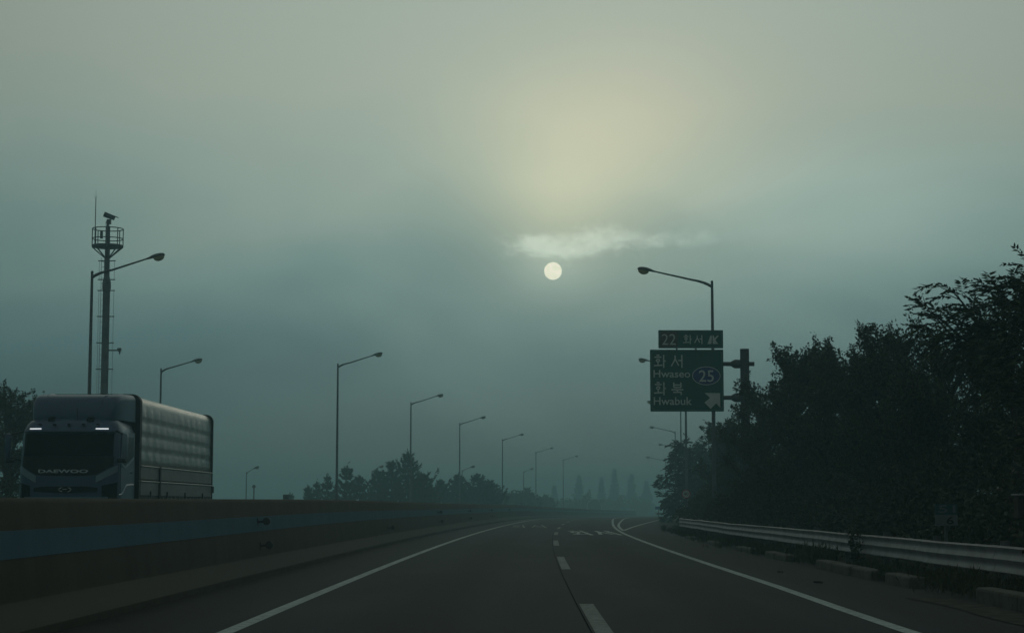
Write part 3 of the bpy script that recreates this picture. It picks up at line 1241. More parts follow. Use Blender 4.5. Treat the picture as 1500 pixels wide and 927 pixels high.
def small_far_things():
    Y = 170.0
    X, Zt = px_at(372, 712, Y)
    zg = Zg(X, Y)
    t = thing('beacon_post', 'short post with a round dark head over the barrier, right of the lone lamp', 'post', (X, Y, zg))
    z = Zt - zg
    MB().tube([(0, 0, -.1), (0, 0, z - 0.05)], 0.06, 8).build('post', M['steel'], t, smooth=True)
    MB().tube([(0, -.06, z - .02), (0, .06, z - .02)], 0.16, 14).build('round_head', M['head'], t, smooth=True)
    Y = 120.0
    X, Zt = px_at(419, 724, Y)
    zg = Zg(X, Y)
    t = thing('control_box', 'small dark box sticking up over the barrier left of the pines', 'box', (X, Y, zg))
    z = Zt - zg
    MB().box((0, 0, z - 0.22), (0.37, 0.25, 0.44), None, 0.02).build('housing', M['post'], t)
    MB().tube([(0, 0, -.1), (0, 0, z - 0.43)], 0.06, 8).build('post', M['post'], t, smooth=True)
    # pale arch among the foggy trees
    Y = 480.0
    X, Zt = px_at(870.5, 730.5, Y)
    X1, Zb = px_at(870.5, 741, Y)
    zg = Zg(X, Y)
    t = thing('greenhouse', 'faint pale arched roof showing in front of the foggy trees', 'shed', (X, Y, zg))
    r = 1.85
    mb = MB()
    rows = []
    hh = Zt - zg - r
    for y in (0, 4.0):
        rows.append([(-r, y, 0)] + [(-r * math.cos(q * math.pi / 14), y, hh + r * math.sin(q * math.pi / 14)) for q in range(15)] + [(r, y, 0)])
    mb.grid(rows)
    mb.f.append(tuple(range(17)))
    mb.f.append(tuple(range(33, 16, -1)))
    mb.build('film_cover', M['cabinet'], t)
    rb = MB()
    for y in (-0.05,):
        rb.tube([(-r, y, 0)] + [(-r * math.cos(q * math.pi / 14), y, hh + r * math.sin(q * math.pi / 14)) for q in range(15)] + [(r, y, 0)], 0.14, 6)
    rb.build('hoop', M['film'], t)


small_far_things()


# ------------------------------------------------------------------ truck
def truck():
    D = 44.0
    X, _ = px_at(97.5, 640, D)
    yaw = -0.0157
    t = thing('cargo_truck', 'blue grey cargo truck with pale quilted canvas body behind the barrier', 'truck', (X, D, 0.0), yaw)
    HW = 1.19

    zs = [0.42, 0.7, 1.2, 1.7, 2.0, 2.4, 2.8, 2.95, 3.08, 3.18, 3.25, 3.29]
    yf = [0.10, 0.03, 0.0, 0.0, 0.02, 0.07, 0.13, 0.17, 0.26, 0.40, 0.60, 0.85]

    def yfront(z): return float(np.interp(z, zs, yf))
    def hw(z): return float(np.interp(z, [0.42, 2.0, 2.9, 3.1, 3.25, 3.29], [HW, HW, HW - .03, HW - .09, HW - .22, HW - .32]))

    def fy(x, z):
        q = min(1.0, abs(x) / hw(z))
        return yfront(z) + 0.05 * q ** 2 + 0.30 * q ** 9

    # shell as rings in plan
    rows = []
    for z in zs:
        h = hw(z)
        ring = []
        xs = [-1, -.985, -.95, -.88, -.78, -.6, -.3, 0, .3, .6, .78, .88, .95, .985, 1]
        for q in xs:
            ring.append((q * h, fy(q * h, z), z))
        back = 2.2
        ring += [(h, fy(h, z) + 0.4, z), (h, 1.4, z), (h - .02, back - .05, z), (h - .08, back, z), (-(h - .08), back, z), (-(h - .02), back - .05, z), (-h, 1.4, z), (-h, fy(h, z) + .4, z)]
        rows.append(ring)
    c = MB()
    c.grid(rows, closed=True)
    n = len(rows[0])
    c.f.append(tuple(range((len(rows) - 1) * n, len(rows) * n)))
    c.f.append(tuple(range(n - 1, -1, -1)))
    cab = c.build('cab', M['paint'], t, smooth=True)

    def patch(name, xa, xb, zb, zt, off, m, parent=cab, nx=24, nz=8, depth=0.03, smooth=True):
        mb = MB()
        rows = []
        for j in range(nz + 1):
            r = []
            for i in range(nx + 1):
                x = xa + (xb - xa) * i / nx
                z0 = zb(x) if callable(zb) else zb
                z1 = zt(x) if callable(zt) else zt
                z = z0 + (z1 - z0) * j / nz
                r.append((x, fy(x, z) - off, z))
            rows.append(r)
        mb.grid(rows)
        # rim going back into the shell
        wd = nx + 1
        rim = list(range(wd)) + [wd * (j + 1) + nx for j in range(nz)] + [wd * nz + i for i in range(nx - 1, -1, -1)] + [wd * j for j in range(nz - 1, 0, -1)]
        base = len(mb.v)
        for i in rim:
            p = mb.v[i]
            mb.v.append((p[0], p[1] + off + depth, p[2]))
        L = len(rim)
        for i in range(L):
            mb.f.append((rim[i], rim[(i + 1) % L], base + (i + 1) % L, base + i))
        return mb.build(name, m, parent, smooth=smooth)

    def zbot(x):
        a = abs(x)
        return 1.83 + 0.0 * a + 0.55 * max(0, (a - 0.70)) ** 1.1 + 0.05 * (a / 1.1) ** 2
    patch('front_panel', -1.09, 1.09, zbot, 2.30, 0.012, M['tblack'])
    patch('windscreen', -1.07, 1.07, 2.302, 2.84, 0.014, M['tglass'])
    patch('visor', -1.10, 1.10, 2.885, 2.935, 0.10, M['paint'], nz=3)
    for s in (-1, 1):
        patch('marker_lamp', s * 0.80 - 0.14, s * 0.80 + 0.14, 2.945, 2.972, 0.06, M['lit'], nx=6, nz=2)
        a, b_ = (0.72, 1.165) if s > 0 else (-1.165, -0.72)
        patch('corner_trim', a, b_, lambda x: zbot(x) - 0.17 - 0.02 * abs(x), lambda x: zbot(x) - 0.03, 0.02, M['paint_light'], nx=10, nz=3)
        a, b_ = (0.86, 1.17) if s > 0 else (-1.17, -0.86)
        patch('headlamp', a, b_, 1.22, lambda x: 1.60 + 0.25 * (abs(x) - .86), 0.012, M['tglass'], nx=8, nz=4)
        MB().tube([(s * 0.47, 0.35, 3.17), (s * 0.47, 0.60, 3.25)], [0.085, 0.04], 10).build('horn', M['tblack'], cab)
    patch('bumper_grille', -0.76, 0.76, lambda x: 1.42 + 0.05 * abs(x), lambda x: 1.585 - 0.10 * max(0, abs(x) - .45), 0.012, M['tblack'], nz=4)
    patch('bumper_lip', -1.0, 1.0, 1.30, 1.33, 0.03, M['paint_light'], nz=2)
    patch('wiper', -0.8, -0.05, lambda x: 2.33 + 0.02 * x, lambda x: 2.345 + 0.02 * x, 0.035, M['tblack'], nx=8, nz=1)
    patch('wiper', 0.05, 0.8, lambda x: 2.33 + 0.02 * x, lambda x: 2.345 + 0.02 * x, 0.035, M['tblack'], nx=8, nz=1)
    for i in range(5):
        x = -0.7 + i * 0.35
        MB().box((x, 0.20, 3.06), (0.06, 0.10, 0.04), None, 0.01).build('roof_lamp', M['tblack'], cab)
    MB().tube([(0.15, 0.42, 3.18), (0.14, 0.40, 3.46)], 0.008, 5).build('antenna', M['tblack'], cab)
    # maker's name and badge
    letters = text_mb('DAEWOO', -0.66, 0.53, 1.90, 1.985, 0.0, 0.012, 0.03)
    letters.v = [(x, fy(x, z) - 0.014 + y, z) for x, y, z in letters.v]
    letters.build('lettering', M['chrome'], cab)
    bd = MB()
    for s in (-1, 1):
        pts = []
        for q in range(9):
            a = R(-75 + q * 150 / 8)
            x = s * (0.03 + 0.115 * math.cos(a))
            z = 1.505 + 0.05 * math.sin(a)
            pts.append((x, fy(x, z) - 0.03, z))
        bd.tube(pts, 0.011, 6)
    bd.tube([(-.05, fy(0, 1.5) - .03, 1.51), (.05, fy(0, 1.5) - .03, 1.51)], 0.009, 6)
    bd.build('badge', M['chrome'], cab)
    # doors with side glass
    for s in (-1, 1):
        dx = s * (HW + 0.004)

        def sp(y0, y1, z0, z1, name, m, par, th=0.012, pts=None):
            pp = pts or [(y0, z0), (y1, z0), (y1, z1), (y0, z1)]
            nn = len(pp)
            mb = MB()
            vs = [(dx - s * 0.02, a, b_) for a, b_ in pp] + [(dx + s * th, a, b_) for a, b_ in pp]
            mb.add(vs, [tuple(range(nn)), tuple(range(2 * nn - 1, nn - 1, -1))] + [(i, (i + 1) % nn, nn + (i + 1) % nn, nn + i) for i in range(nn)])
            return mb.build(name, m, par)
        door = sp(0, 0, 0, 0, 'door', M['paint'], cab, 0.008, [(0.52, 1.35), (1.95, 1.68), (1.95, 2.92), (0.62, 2.88), (0.50, 2.3)])
        sp(0, 0, 0, 0, 'side_window', M['tglass'], door, 0.016, [(0.60, 2.16), (1.0, 2.10), (1.82, 2.34), (1.82, 2.80), (0.68, 2.80)])
        sp(0, 0, 0, 0, 'window_trim', M['paint_light'], door, 0.02, [(0.60, 2.08), (1.0, 2.03), (1.85, 2.27), (1.85, 2.32), (1.0, 2.075), (0.60, 2.125)])
        sp(1.55, 1.72, 1.92, 1.95, 'door_handle', M['tblack'], door, 0.03)
        arch = MB()
        pts = [(dx - s * .01, .36, 1.385), (dx, .62, 1.40), (dx, .80, 1.46), (dx, .98, 1.575), (dx, 1.16, 1.625), (dx, 1.9, 1.645)]
        arch.tube(pts, 0.022, 6)
        arch.build('wheel_arch', M['paint_light'], cab, smooth=True)
        # mirrors
        mx = s * 1.40
        mm = MB()
        mm.box((mx, 0.02, 2.53), (0.13, 0.12, 0.62), None, 0.04)
        mo = mm.build('mirror', M['paint_light'] if s > 0 else M['paint'], cab, smooth=True)
        am = MB()
        am.tube([(s * (HW - .1), 0.42, 2.92), (mx - s * .02, 0.06, 2.80)], 0.022, 6)
        am.tube([(s * (HW - .02), 0.48, 2.2), (mx - s * .02, 0.06, 2.26)], 0.022, 6)
        am.build('mirror_arm', M['tblack'], mo)
        MB().box((s * 1.33, -0.0, 2.19), (0.20, 0.14, 0.10), None, 0.03).build('lower_mirror', M['tblack'], mo)
    # roof deflector: lofted
    ys = [0.52, 0.58, 0.75, 1.1, 1.6, 2.15]
    zt = [3.32, 3.56, 3.73, 3.82, 3.86, 3.88]
    wv = [0.86, 0.95, 1.02, 1.07, 1.12, 1.16]
    rows = []
    for y, z, h in zip(ys, zt, wv):
        ring = [(-h, y, 3.20)]
        for q in range(9):
            a = q / 8 * math.pi / 2
            ring.append((-h + 0.15 * (1 - math.cos(a)), y + 0.0, z - 0.15 + 0.15 * math.sin(a)) if z > 3.5 else (-h + .1 * (1 - math.cos(a)), y, z - .05 + .05 * math.sin(a)))
        ring += [(-p[0], p[1], p[2]) for p in reversed(ring)]
        rows.append(ring)
    dfl = MB()
    dfl.grid(rows)
    m_ = len(rows[0])
    dfl.f.append(tuple(range(m_)))
    dfl.f.append(tuple(range((len(rows) - 1) * m_ + m_ - 1, (len(rows) - 1) * m_ - 1, -1)))
    de = dfl.build('roof_deflector', M['paint'], t, smooth=True)
    for s in (-1, 1):
        MB().tube([(s * 0.60, 0.555, 3.34), (s * 0.66, 0.60, 3.60), (s * 0.70, 0.82, 3.77), (s * .80, 1.6, 3.872), (s * .84, 2.1, 3.885)], 0.012, 6).build('deflector_rib', M['paint'], de, smooth=True)

    # cargo body
    y0, y1 = 2.42, 12.75
    W = 1.22
    ZT = 3.90
    zt0 = 2.17
    # front bulkhead frame
    def section(w_, z0, zt_, rad, n=8):
        pts = [(-w_, z0)]
        for q in range(n + 1):
            a = q / n * math.pi / 2
            pts.append((-w_ + rad * (1 - math.cos(a)), zt_ - rad + rad * math.sin(a)))
        pts += [(-p[0], p[1]) for p in reversed(pts)]
        return pts
    MB().prism(section(W + 0.02, 1.15, ZT + 0.02, 0.22), y0 - 0.06, y0 + 0.16).build('front_frame', M['frame'], t)
    MB().prism(section(W + 0.015, 1.15, ZT + 0.015, 0.22), y1 - 0.05, y1 + 0.03).build('rear_frame', M['frame'], t)
    # quilted canvas: four rows of pillows each side, roof over
    rt = random.Random(7)
    rad = 0.26
    nrow, ncol, sub = 4, 12, 5
    ht = ZT - rad - zt0
    L = y1 - y0 - 0.21
    side_amp = {}
    rows = []
    ny = ncol * sub

    def amp(r_, c_):
        return side_amp.setdefault((r_, c_), rt.uniform(0.35, 1.0))
    for i in range(ny + 1):
        y = y0 + 0.16 + L * i / ny
        cc = min(ncol - 1, i // sub)
        fi = (i % sub) / sub
        ring = []
        for s in (-1, 1):
            part = []
            for j in range(nrow * sub + 1):
                z = zt0 + ht * j / (nrow * sub)
                rr = min(nrow - 1, j // sub)
                fj = (j % sub) / sub
                pil = math.sin(math.pi * fi) ** 0.5 * math.sin(math.pi * fj) ** 0.5 if 0 < fi < 1 and 0 < fj < 1 else 0.0
                sag = 0.013 * (1 - fj) - (0.0045 if i % sub == 0 else 0) + 0.006 * math.sin(i * 1.7 + rr * 2.1) * math.sin(i * 0.61 + j * 0.5) if j % sub else -0.005
                x = W - 0.05 + 0.010 * pil * amp(rr, cc + (100 if s > 0 else 0)) + sag
                part.append((s * x, y, z))
            for q in range(1, 7):
                a = q / 6 * math.pi / 2
                part.append((s * (W - 0.05 - rad * (1 - math.cos(a))), y, ZT - rad + rad * math.sin(a)))
            ring += part if s < 0 else list(reversed(part))
        rows.append(ring)
    tp = MB()
    tp.grid(rows)
    tp.build('canvas_cover', M['tarp'], t, smooth=True)
    MB().prism(section(W - 0.10, 1.3, ZT - 0.06, 0.2), y0 + 0.15, y1 - 0.06).build('inner_body', M['frame'], t)
    split = y0 + 0.16 + 2.35
    for s in (-1, 1):
        for (za, zb_) in ((1.79, 2.15), (1.385, 1.765)):
            for (ya, yb) in ((y0 + 0.18, split - 0.09), (split + 0.09, y1 - 0.07)):
                gt = MB().box((s * (W - 0.03), (ya + yb) / 2, (za + zb_) / 2), (0.06, yb - ya, zb_ - za), None, 0.012).build('side_gate', M['gate'], t)
                MB().box((s * (W + 0.012), (ya + yb) / 2, zb_ - 0.025), (0.035, yb - ya - 0.02, 0.03), None, 0.008).build('gate_rim', M['chrome2'], gt)
        MB().box((s * (W - 0.01), split, 1.73), (0.09, 0.16, 0.84), None, 0.01).build('side_post', M['frame'], t)
        for yy in (split - 1.1, split + 1.0, split + 3.5, y1 - 1.6):
            MB().box((s * (W + 0.012), yy, 1.42), (0.03, 0.07, 0.16)).build('gate_hinge', M['frame'], t)
        MB().box((s * (W - 0.06), (y0 + y1) / 2, 1.31), (0.10, y1 - y0 - .1, 0.13)).build('sill_rail', M['frame'], t)
        for i in range(14):
            yy = split + 0.5 + i * (y1 - split - 0.8) / 13
            MB().box((s * (W - 0.002), yy, 1.335), (0.03, 0.10, 0.05)).build('rope_hook', M['gate'], t)
        MB().box((s * (W + 0.03), y1 - 0.02, 1.62), (0.06, 0.1, 0.2), None, 0.01).build('latch', M['frame'], t)
        MB().box((s * 0.42, 7.2, 0.95), (0.1, 10.6, 0.28)).build('chassis_rail', M['frame'], t)
    MB().box((0, (y0 + y1) / 2, 1.22), (2.3, y1 - y0 - 0.1, 0.06)).build('load_floor', M['frame'], t)
    for yy in (1.45, 3.6, 8.9, 10.2):
        for s in (-1, 1):
            wl = MB().tube([(s * 0.88, yy, 0.5), (s * 0.90, yy, 0.5), (s * 1.14, yy, 0.5), (s * 1.16, yy, 0.5)], [0.44, 0.5, 0.5, 0.44], 24).build('wheel', M['rubber'], t, smooth=True)
            MB().tube([(s * 1.1, yy, 0.5), (s * 1.165, yy, 0.5)], 0.27, 16).build('rim', M['gate'], wl, smooth=True)


M['chrome2'] = mat('bright_aluminium', (0.5, 0.51, 0.5), 0.4, 0.4)
truck()


# ------------------------------------------------------------------ vegetation
def leaf_quads(cen, dirs, length, width, rng):
    n = len(cen)
    dirs = dirs / (np.linalg.norm(dirs, axis=1, keepdims=True) + 1e-9)
    rv = rng.normal(size=(n, 3))
    side = np.cross(dirs, rv)
    side /= (np.linalg.norm(side, axis=1, keepdims=True) + 1e-9)
    nor = np.cross(side, dirs)
    L = (length * rng.uniform(0.65, 1.25, (n, 1)))
    W = (width * rng.uniform(0.7, 1.2, (n, 1)))
    a = cen
    b = cen + dirs * L * 0.45 + side * W * 0.5 + nor * L * 0.06
    c = cen + dirs * L - nor * L * 0.08
    d = cen + dirs * L * 0.45 - side * W * 0.5 + nor * L * 0.06
    return np.stack([a, b, c, d], 1).reshape(-1, 3)


def leaf_object(name, verts, material, parent=None):
    me = bpy.data.meshes.new(name)
    n = len(verts) // 4
    me.vertices.add(len(verts))
    me.vertices.foreach_set('co', verts.astype(np.float32).ravel())
    me.loops.add(n * 4)
    me.loops.foreach_set('vertex_index', np.arange(n * 4, dtype=np.int32))
    me.polygons.add(n)
    me.polygons.foreach_set('loop_start', np.arange(0, n * 4, 4, dtype=np.int32))
    try:
        me.polygons.foreach_set('loop_total', np.full(n, 4, dtype=np.int32))
    except Exception:
        pass
    me.materials.append(material)
    me.update(calc_edges=True)
    me.validate()
    o = bpy.data.objects.new(name, me)
    COL.objects.link(o)
    if parent is not None:
        o.parent = parent
    return o


def curve_pts(a, b, sag, n, rng, wob=0.06):
    a, b = np.array(a, float), np.array(b, float)
    L = np.linalg.norm(b - a)
    out = []
    off = np.zeros(3)
    for i in range(n + 1):
        t = i / n
        p = a + (b - a) * t
        p[2] += sag * math.sin(math.pi * t)
        if 0 < i < n:
            p += rng.normal(size=3) * wob * L * 0.3
        out.append(p)
    return out


def broadleaf(label, X, Y, ztop, half_w, n_limb, leaves, leaf_len, leaf_wid, seed, base_frac=0.12, pinnate=False, tips=None, group=None,
              name='broadleaf_tree', depth=None, sprig=0.5, cat='tree'):
    rng = np.random.default_rng(seed)
    zg = Zg(X, Y)
    H = ztop - zg - 0.45 * sprig * (0.6 + 0.4 * half_w / 2) * (0 if tips else 1)
    t = thing(name, label, cat, (X, Y, zg - 0.03), 0, group)
    dep = depth or half_w
    tr = MB()
    th = H * 0.72
    tp = curve_pts((0, 0, 0), (rng.normal() * 0.1 * half_w, rng.normal() * 0.1, th), 0, 6, rng, 0.05)
    r0 = 0.028 * H
    tr.tube(tp, [r0 * (1 - 0.78 * i / 6) for i in range(7)], 9)
    cl, dl = [], []
    targets = []
    if tips:
        for q in tips:
            targets.append((np.array(q, float), 1.0))
    for i in range(n_limb):
        u = rng.uniform(-1, 1)
        ph = rng.uniform(0, 2 * math.pi)
        rr = math.sqrt(rng.uniform(0.15, 1.0))
        fz = rng.uniform(0, 1) ** 0.8
        env = math.sin(math.pi * (0.16 + 0.74 * fz)) ** 0.6
        z = H * (base_frac + (0.97 - base_frac) * fz)
        targets.append((np.array([half_w * env * rr * math.cos(ph), dep * env * rr * math.sin(ph), z]), 0.7))
    per = leaves // max(1, len(targets))
    for q, wgt in targets:
        zb = min(th * 0.95, max(0.08 * H, q[2] - (0.35 + 0.3 * rng.uniform()) * math.hypot(q[0], q[1]) - 0.12 * H))
        k = zb / th * 6
        i0 = int(min(5, k))
        st = tp[i0] + (tp[i0 + 1] - tp[i0]) * (k - i0)
        lp = curve_pts(st, q, 0.06 * H * rng.uniform(0, 1), 5, rng, 0.09)
        tr.tube(lp, [r0 * 0.36 * (1 - 0.85 * i / 5) + 0.004 for i in range(6)], 5)
        # twigs fan out along the outer half of the limb
        ntw = 9
        for kx in range(ntw):
            f = 0.35 + 0.65 * (kx + rng.uniform()) / ntw
            kk = f * 5
            j = int(min(4, kk))
            s = lp[j] + (lp[j + 1] - lp[j]) * (kk - j)
            axis = (q - st) / (np.linalg.norm(q - st) + 1e-6)
            dv = axis * 0.6 + rng.normal(size=3) * (0.38 if pinnate else 0.65) + (np.array([-0.35, 0, 0.02]) if pinnate else np.array([0, 0, 0.28]))
            dv /= np.linalg.norm(dv)
            L = sprig * rng.uniform(0.5, 1.35) * (0.6 + 0.4 * half_w / 2)
            e = s + dv * L
            tr.tube([s, s + dv * L * 0.5 + rng.normal(size=3) * 0.02, e], [0.010, 0.007, 0.003], 4, caps=False)
            m = max(3, per // ntw)
            if pinnate:
                nf = max(2, m // 14)
                for _ in range(nf):
                    f0 = rng.uniform(0.25, 1.0)
                    b0 = s + dv * L * f0
                    rd_ = dv * 0.7 + rng.normal(size=3) * 0.45 + np.array([-0.25, 0, -0.05])
                    rd_ /= np.linalg.norm(rd_)
                    RL = rng.uniform(0.32, 0.55)
                    up = np.array([0, 0, 1.0])
                    sd = np.cross(rd_, up)
                    sd /= (np.linalg.norm(sd) + 1e-6)
                    np_ = 7
                    for w_ in range(np_):
                        g_ = (w_ + 0.7) / np_
                        pos = b0 + rd_ * RL * g_ + np.array([0, 0, -0.10 * g_ * g_ * RL * 3])
                        for sg in (-1, 1):
                            cl.append(pos)
                            dl.append(sd * sg * 0.8 + rd_ * 0.65 + np.array([0, 0, -0.30]) + rng.normal(size=3) * 0.12)
            else:
                f0 = rng.uniform(0.0, 1.05, m)
                sp = np.outer(f0, dv * L) + s
                sp += rng.normal(size=(m, 3)) * 0.10 * (1.0 - 0.7 * f0[:, None]) * (half_w / 1.6)
                cl.extend(sp)
                dl.extend(dv * 0.5 + rng.normal(size=(m, 3)) * 0.75 + np.array([0, 0, -0.1]))
    tr.build('trunk', M['bark'], t, smooth=True)
    cen, di = np.array(cl), np.array(dl)
    leaf_object('crown', leaf_quads(cen, di, leaf_len, leaf_wid, rng), M['leaf'], t)
    return t


def conifer(label, X, Y, ztop, half_w, seed, group=None, whorls=16, name='pine_tree', base=0.12, dense=1.0, droop=0.15, needle=0.34, up=0.75):
    rng = np.random.default_rng(seed)
    zg = Zg(X, Y)
    H = ztop - zg
    t = thing(name, label, 'tree', (X, Y, zg - 0.03), 0, group)
    tr = MB()
    tr.tube([(0, 0, 0), (0.04, 0, H * 0.4), (0, 0.03, H * 0.75), (0, 0, H)], [0.026 * H, 0.018 * H, 0.009 * H, 0.01], 8)
    cl, dl = [], []
    for k in range(whorls):
        f = base + (1 - base) * (k + rng.uniform(-.3, .3)) / whorls
        f = max(base, min(0.985, f))
        z = H * f
        prof = (1 - f) / (1 - base)
        reach = half_w * (prof ** 0.95) * rng.uniform(0.7, 1.15) + 0.08
        nb = int(rng.integers(5, 8))
        ph0 = rng.uniform(0, 6.28)
        for b_ in range(nb):
            ph = ph0 + b_ * 2 * math.pi / nb + rng.normal() * 0.2
            r = reach * rng.uniform(0.6, 1.15)
            d0 = np.array([math.cos(ph), math.sin(ph), 0])
            s = np.array([0, 0, z])
            tipz = -droop * r + up * r * rng.uniform(0.5, 1.2)
            e = s + d0 * r + np.array([0, 0, tipz])
            mid = s + d0 * r * 0.55 + np.array([0, 0, -droop * r * 0.7])
            tr.tube([s, mid, e], [0.02 + 0.008 * r, 0.014, 0.005], 4, caps=False)
            m = int((9 + 15 * r) * dense)
            g_ = rng.uniform(0.18, 1.05, m)
            pos = np.where(g_[:, None] < 0.55, s + (mid - s) * (g_[:, None] / 0.55), mid + (e - mid) * ((g_[:, None] - 0.55) / 0.45))
            pos = pos + rng.normal(size=(m, 3)) * np.array([0.11, 0.11, 0.06]) * (0.35 + 0.3 * r) * (1.05 - g_[:, None] * 0.8)
            cl.extend(pos)
            dl.extend(d0 * 0.8 + np.array([0, 0, 0.35 + up * 0.6]) + rng.normal(size=(m, 3)) * 0.4)
    m = int(26 * dense)
    cl.extend(np.array([0, 0, H * 0.93]) + rng.normal(size=(m, 3)) * np.array([.05, .05, H * 0.035]))
    dl.extend(np.array([0, 0, 0.8]) + rng.normal(size=(m, 3)) * 0.5)
    tr.build('trunk', M['bark'], t, smooth=True)
    leaf_object('crown', leaf_quads(np.array(cl), np.array(dl), needle, needle * 0.36, rng), M['needle'], t)
    return t


def at(px, py, Y):
    return px_at(px, py, Y)


GRT = 'trees on the right verge'
# right verge, far to near
Yf = 138.0
X, Z = at(1008, 650, Yf)
zgf = Zg(X, Yf)
tips = []
for px, py, dy in ((966, 722, 0), (969, 708, .5), (972, 697, -.4), (980, 686, .3), (986, 672, 0), (992, 660, .4), (975, 735, -.6), (980, 750, .2), (972, 762, 0), (998, 652, 0), (1004, 668, -.8), (990, 700, -.9), (988, 730, -1.0),
                   (995, 715, -.6), (1012, 655, .3), (1020, 672, -.5), (1025, 700, -.7)):
    x, z = at(px + 7, py, Yf)
    tips.append((x - X, dy, z - zgf))
broadleaf('hazy leafy tree with layered branches left of the speed limit sign', X, Yf, Z, 1.9, 16, 9000, 0.30, 0.11, 21, 0.03, True, tips, GRT, sprig=0.8)
X, Z = at(1032, 640, 150)
broadleaf('hazy tree filling the gap behind the lamp pole under the green sign', X, 150, Z, 2.3, 34, 6500, 0.26, 0.14, 22, 0.05, group=GRT, sprig=0.7)
X, Z = at(1054, 612, 97)
broadleaf('dark tree just below the lower right corner of the green sign', X, 97, Z, 1.4, 40, 10000, 0.17, 0.085, 23, 0.03, group=GRT, sprig=0.6)
X, Z = at(1078, 600, 84)
broadleaf('dark bushy tree in front of the foot of the sign post', X, 84, Z, 1.6, 40, 11000, 0.15, 0.075, 24, 0.03, group=GRT)
X, Z = at(1118, 545, 66)
broadleaf('dark tree touching the right side of the sign post', X, 66, Z, 1.75, 60, 17000, 0.13, 0.065, 25, 0.03, group=GRT)
X, Z = at(1175, 492, 57)
broadleaf('round topped dark tree, next one right of the sign post tree', X, 57, Z, 1.75, 70, 24000, 0.12, 0.06, 26, 0.03, group=GRT)
X, Z = at(1232, 505, 52)
broadleaf('dark tree between the two rounded tops of the verge', X, 52, Z, 1.6, 70, 24000, 0.115, 0.058, 27, 0.03, group=GRT)
X, Z = at(1300, 462, 46)
broadleaf('tall dark tree with upright sprigs in the middle of the verge', X, 46, Z, 1.65, 80, 26000, 0.105, 0.052, 28, 0.03, group=GRT)
X, Z = at(1385, 478, 40)
broadleaf('dark tree under the long feathery branches at right', X, 40, Z, 1.6, 80, 28000, 0.10, 0.05, 29, 0.03, group=GRT)
X, Z = at(1478, 500, 36)
broadleaf('dense dark tree behind the distance plate near the right border', X, 36, Z, 1.3, 70, 24000, 0.10, 0.05, 30, 0.03, group=GRT)
# locust with long compound leaves reaching left
Yl = 33.0
Xl, Zl = at(1478, 430, Yl)
zgl = Zg(Xl, Yl)
tips = []
for px, py, dy in ((1352, 446, -.3), (1372, 450, .2), (1398, 416, .1), (1416, 428, -.2), (1405, 462, .3), (1432, 450, 0), (1462, 420, -.3), (1478, 412, .3), (1440, 470, -.4),
                   (1494, 405, 0), (1420, 500, -.2), (1385, 480, .4), (1500, 440, -.4), (1468, 465, .5), (1504, 412, .2), (1430, 520, 0.1), (1470, 505, -.5)):
    x, z = at(px, py + (8 if Yl > 30 else 30), Yl)
    tips.append((x - Xl, dy, z - zgl))
broadleaf('locust tree with long feathery branches reaching left over the others', Xl, Yl, Zl, 0.7, 3, 6200, 0.15, 0.042, 31, 0.35, True, tips, GRT, 'locust_tree', sprig=0.42)
Yl = 28.0
Xl, Zl = at(1550, 400, Yl)
zgl = Zg(Xl, Yl)
tips = []
for px, py, dy in ((1498, 372, 0), (1504, 382, .2), (1494, 460, -.1), (1490, 490, .2), (1512, 420, .2), (1500, 520, .3), (1530, 362, 0), (1550, 372, 0.3), (1510, 420, -.2), (1480, 540, 0), (1495, 590, 0)):
    x, z = at(px, py + (8 if Yl > 30 else 30), Yl)
    tips.append((x - Xl, dy, z - zgl))
broadleaf('locust tree cut off by the right border, leaves touching the top', Xl, Yl, Zl, 0.5, 3, 2200, 0.14, 0.04, 32, 0.3, True, tips, GRT, 'locust_tree', sprig=0.4)

# undergrowth packed behind the guard rail
rng = np.random.default_rng(5)
N = 95000
d = 13 + (rng.uniform(0, 1, N) ** 0.8) * 82
lump = 0.5 + 0.5 * np.sin(d * 0.9 + 1.3 * np.sin(d * 0.37)) * np.sin(d * 0.53 + 0.8)
o = 5.85 + rng.uniform(0, 1, N) ** 0.7 * 4.2
topz = 0.55 + (o - 5.85) * 0.85 + 0.55 * lump
topz = np.minimum(topz, 3.6)
z = rng.uniform(0, 1, N) ** 0.75 * topz
xc = np.array([Xc(q) for q in d])
cen = np.stack([xc + o + rng.normal(size=N) * 0.1, d, z], 1)
dirs = rng.normal(size=(N, 3)) * 0.8 + np.array([-0.25, -0.1, 0.25])
sz_ = 0.12
v = leaf_quads(cen, dirs, sz_, 0.058, rng)
ug = leaf_object('undergrowth', v, M['leaf_dark'])
tag(ug, 'dark tangled undergrowth packed behind the guard rail', 'undergrowth', kind='stuff')

# weeds and grass around the kerb
N = 15000
cl, dl = [], []
clumps = []
rr = random.Random(8)
for k in range(95):
    dd = rr.uniform(15, 86)
    clumps.append((dd, 4.75 + rr.uniform(0, 0.9), rr.uniform(0.12, 0.34), rr.uniform(0.12, 0.4)))
clumps += [(23.2, 4.75, 0.45, 0.5), (24.3, 4.85, 0.4, 0.4), (22.3, 4.8, 0.3, 0.3), (35.5, 4.85, 0.6, 0.5), (36.5, 4.8, 0.35, 0.35), (42.5, 4.7, 0.4, 0.4), (50, 4.6, 0.35, 0.6), (58, 4.7, 0.4, 0.6), (27.6, 4.7, 0.3, 0.2)]
for dd, oo, hh, spread in clumps:
    m = int(60 + 240 * hh)
    for _ in range(m):
        y = dd + rng.normal() * spread
        x = Xc(dd) + oo + rng.normal() * spread * 0.4
        cl.append((x, y, rng.uniform(0, 0.6) * hh - 0.03))
        dl.append((rng.normal() * 0.45, rng.normal() * 0.45, 1.0))
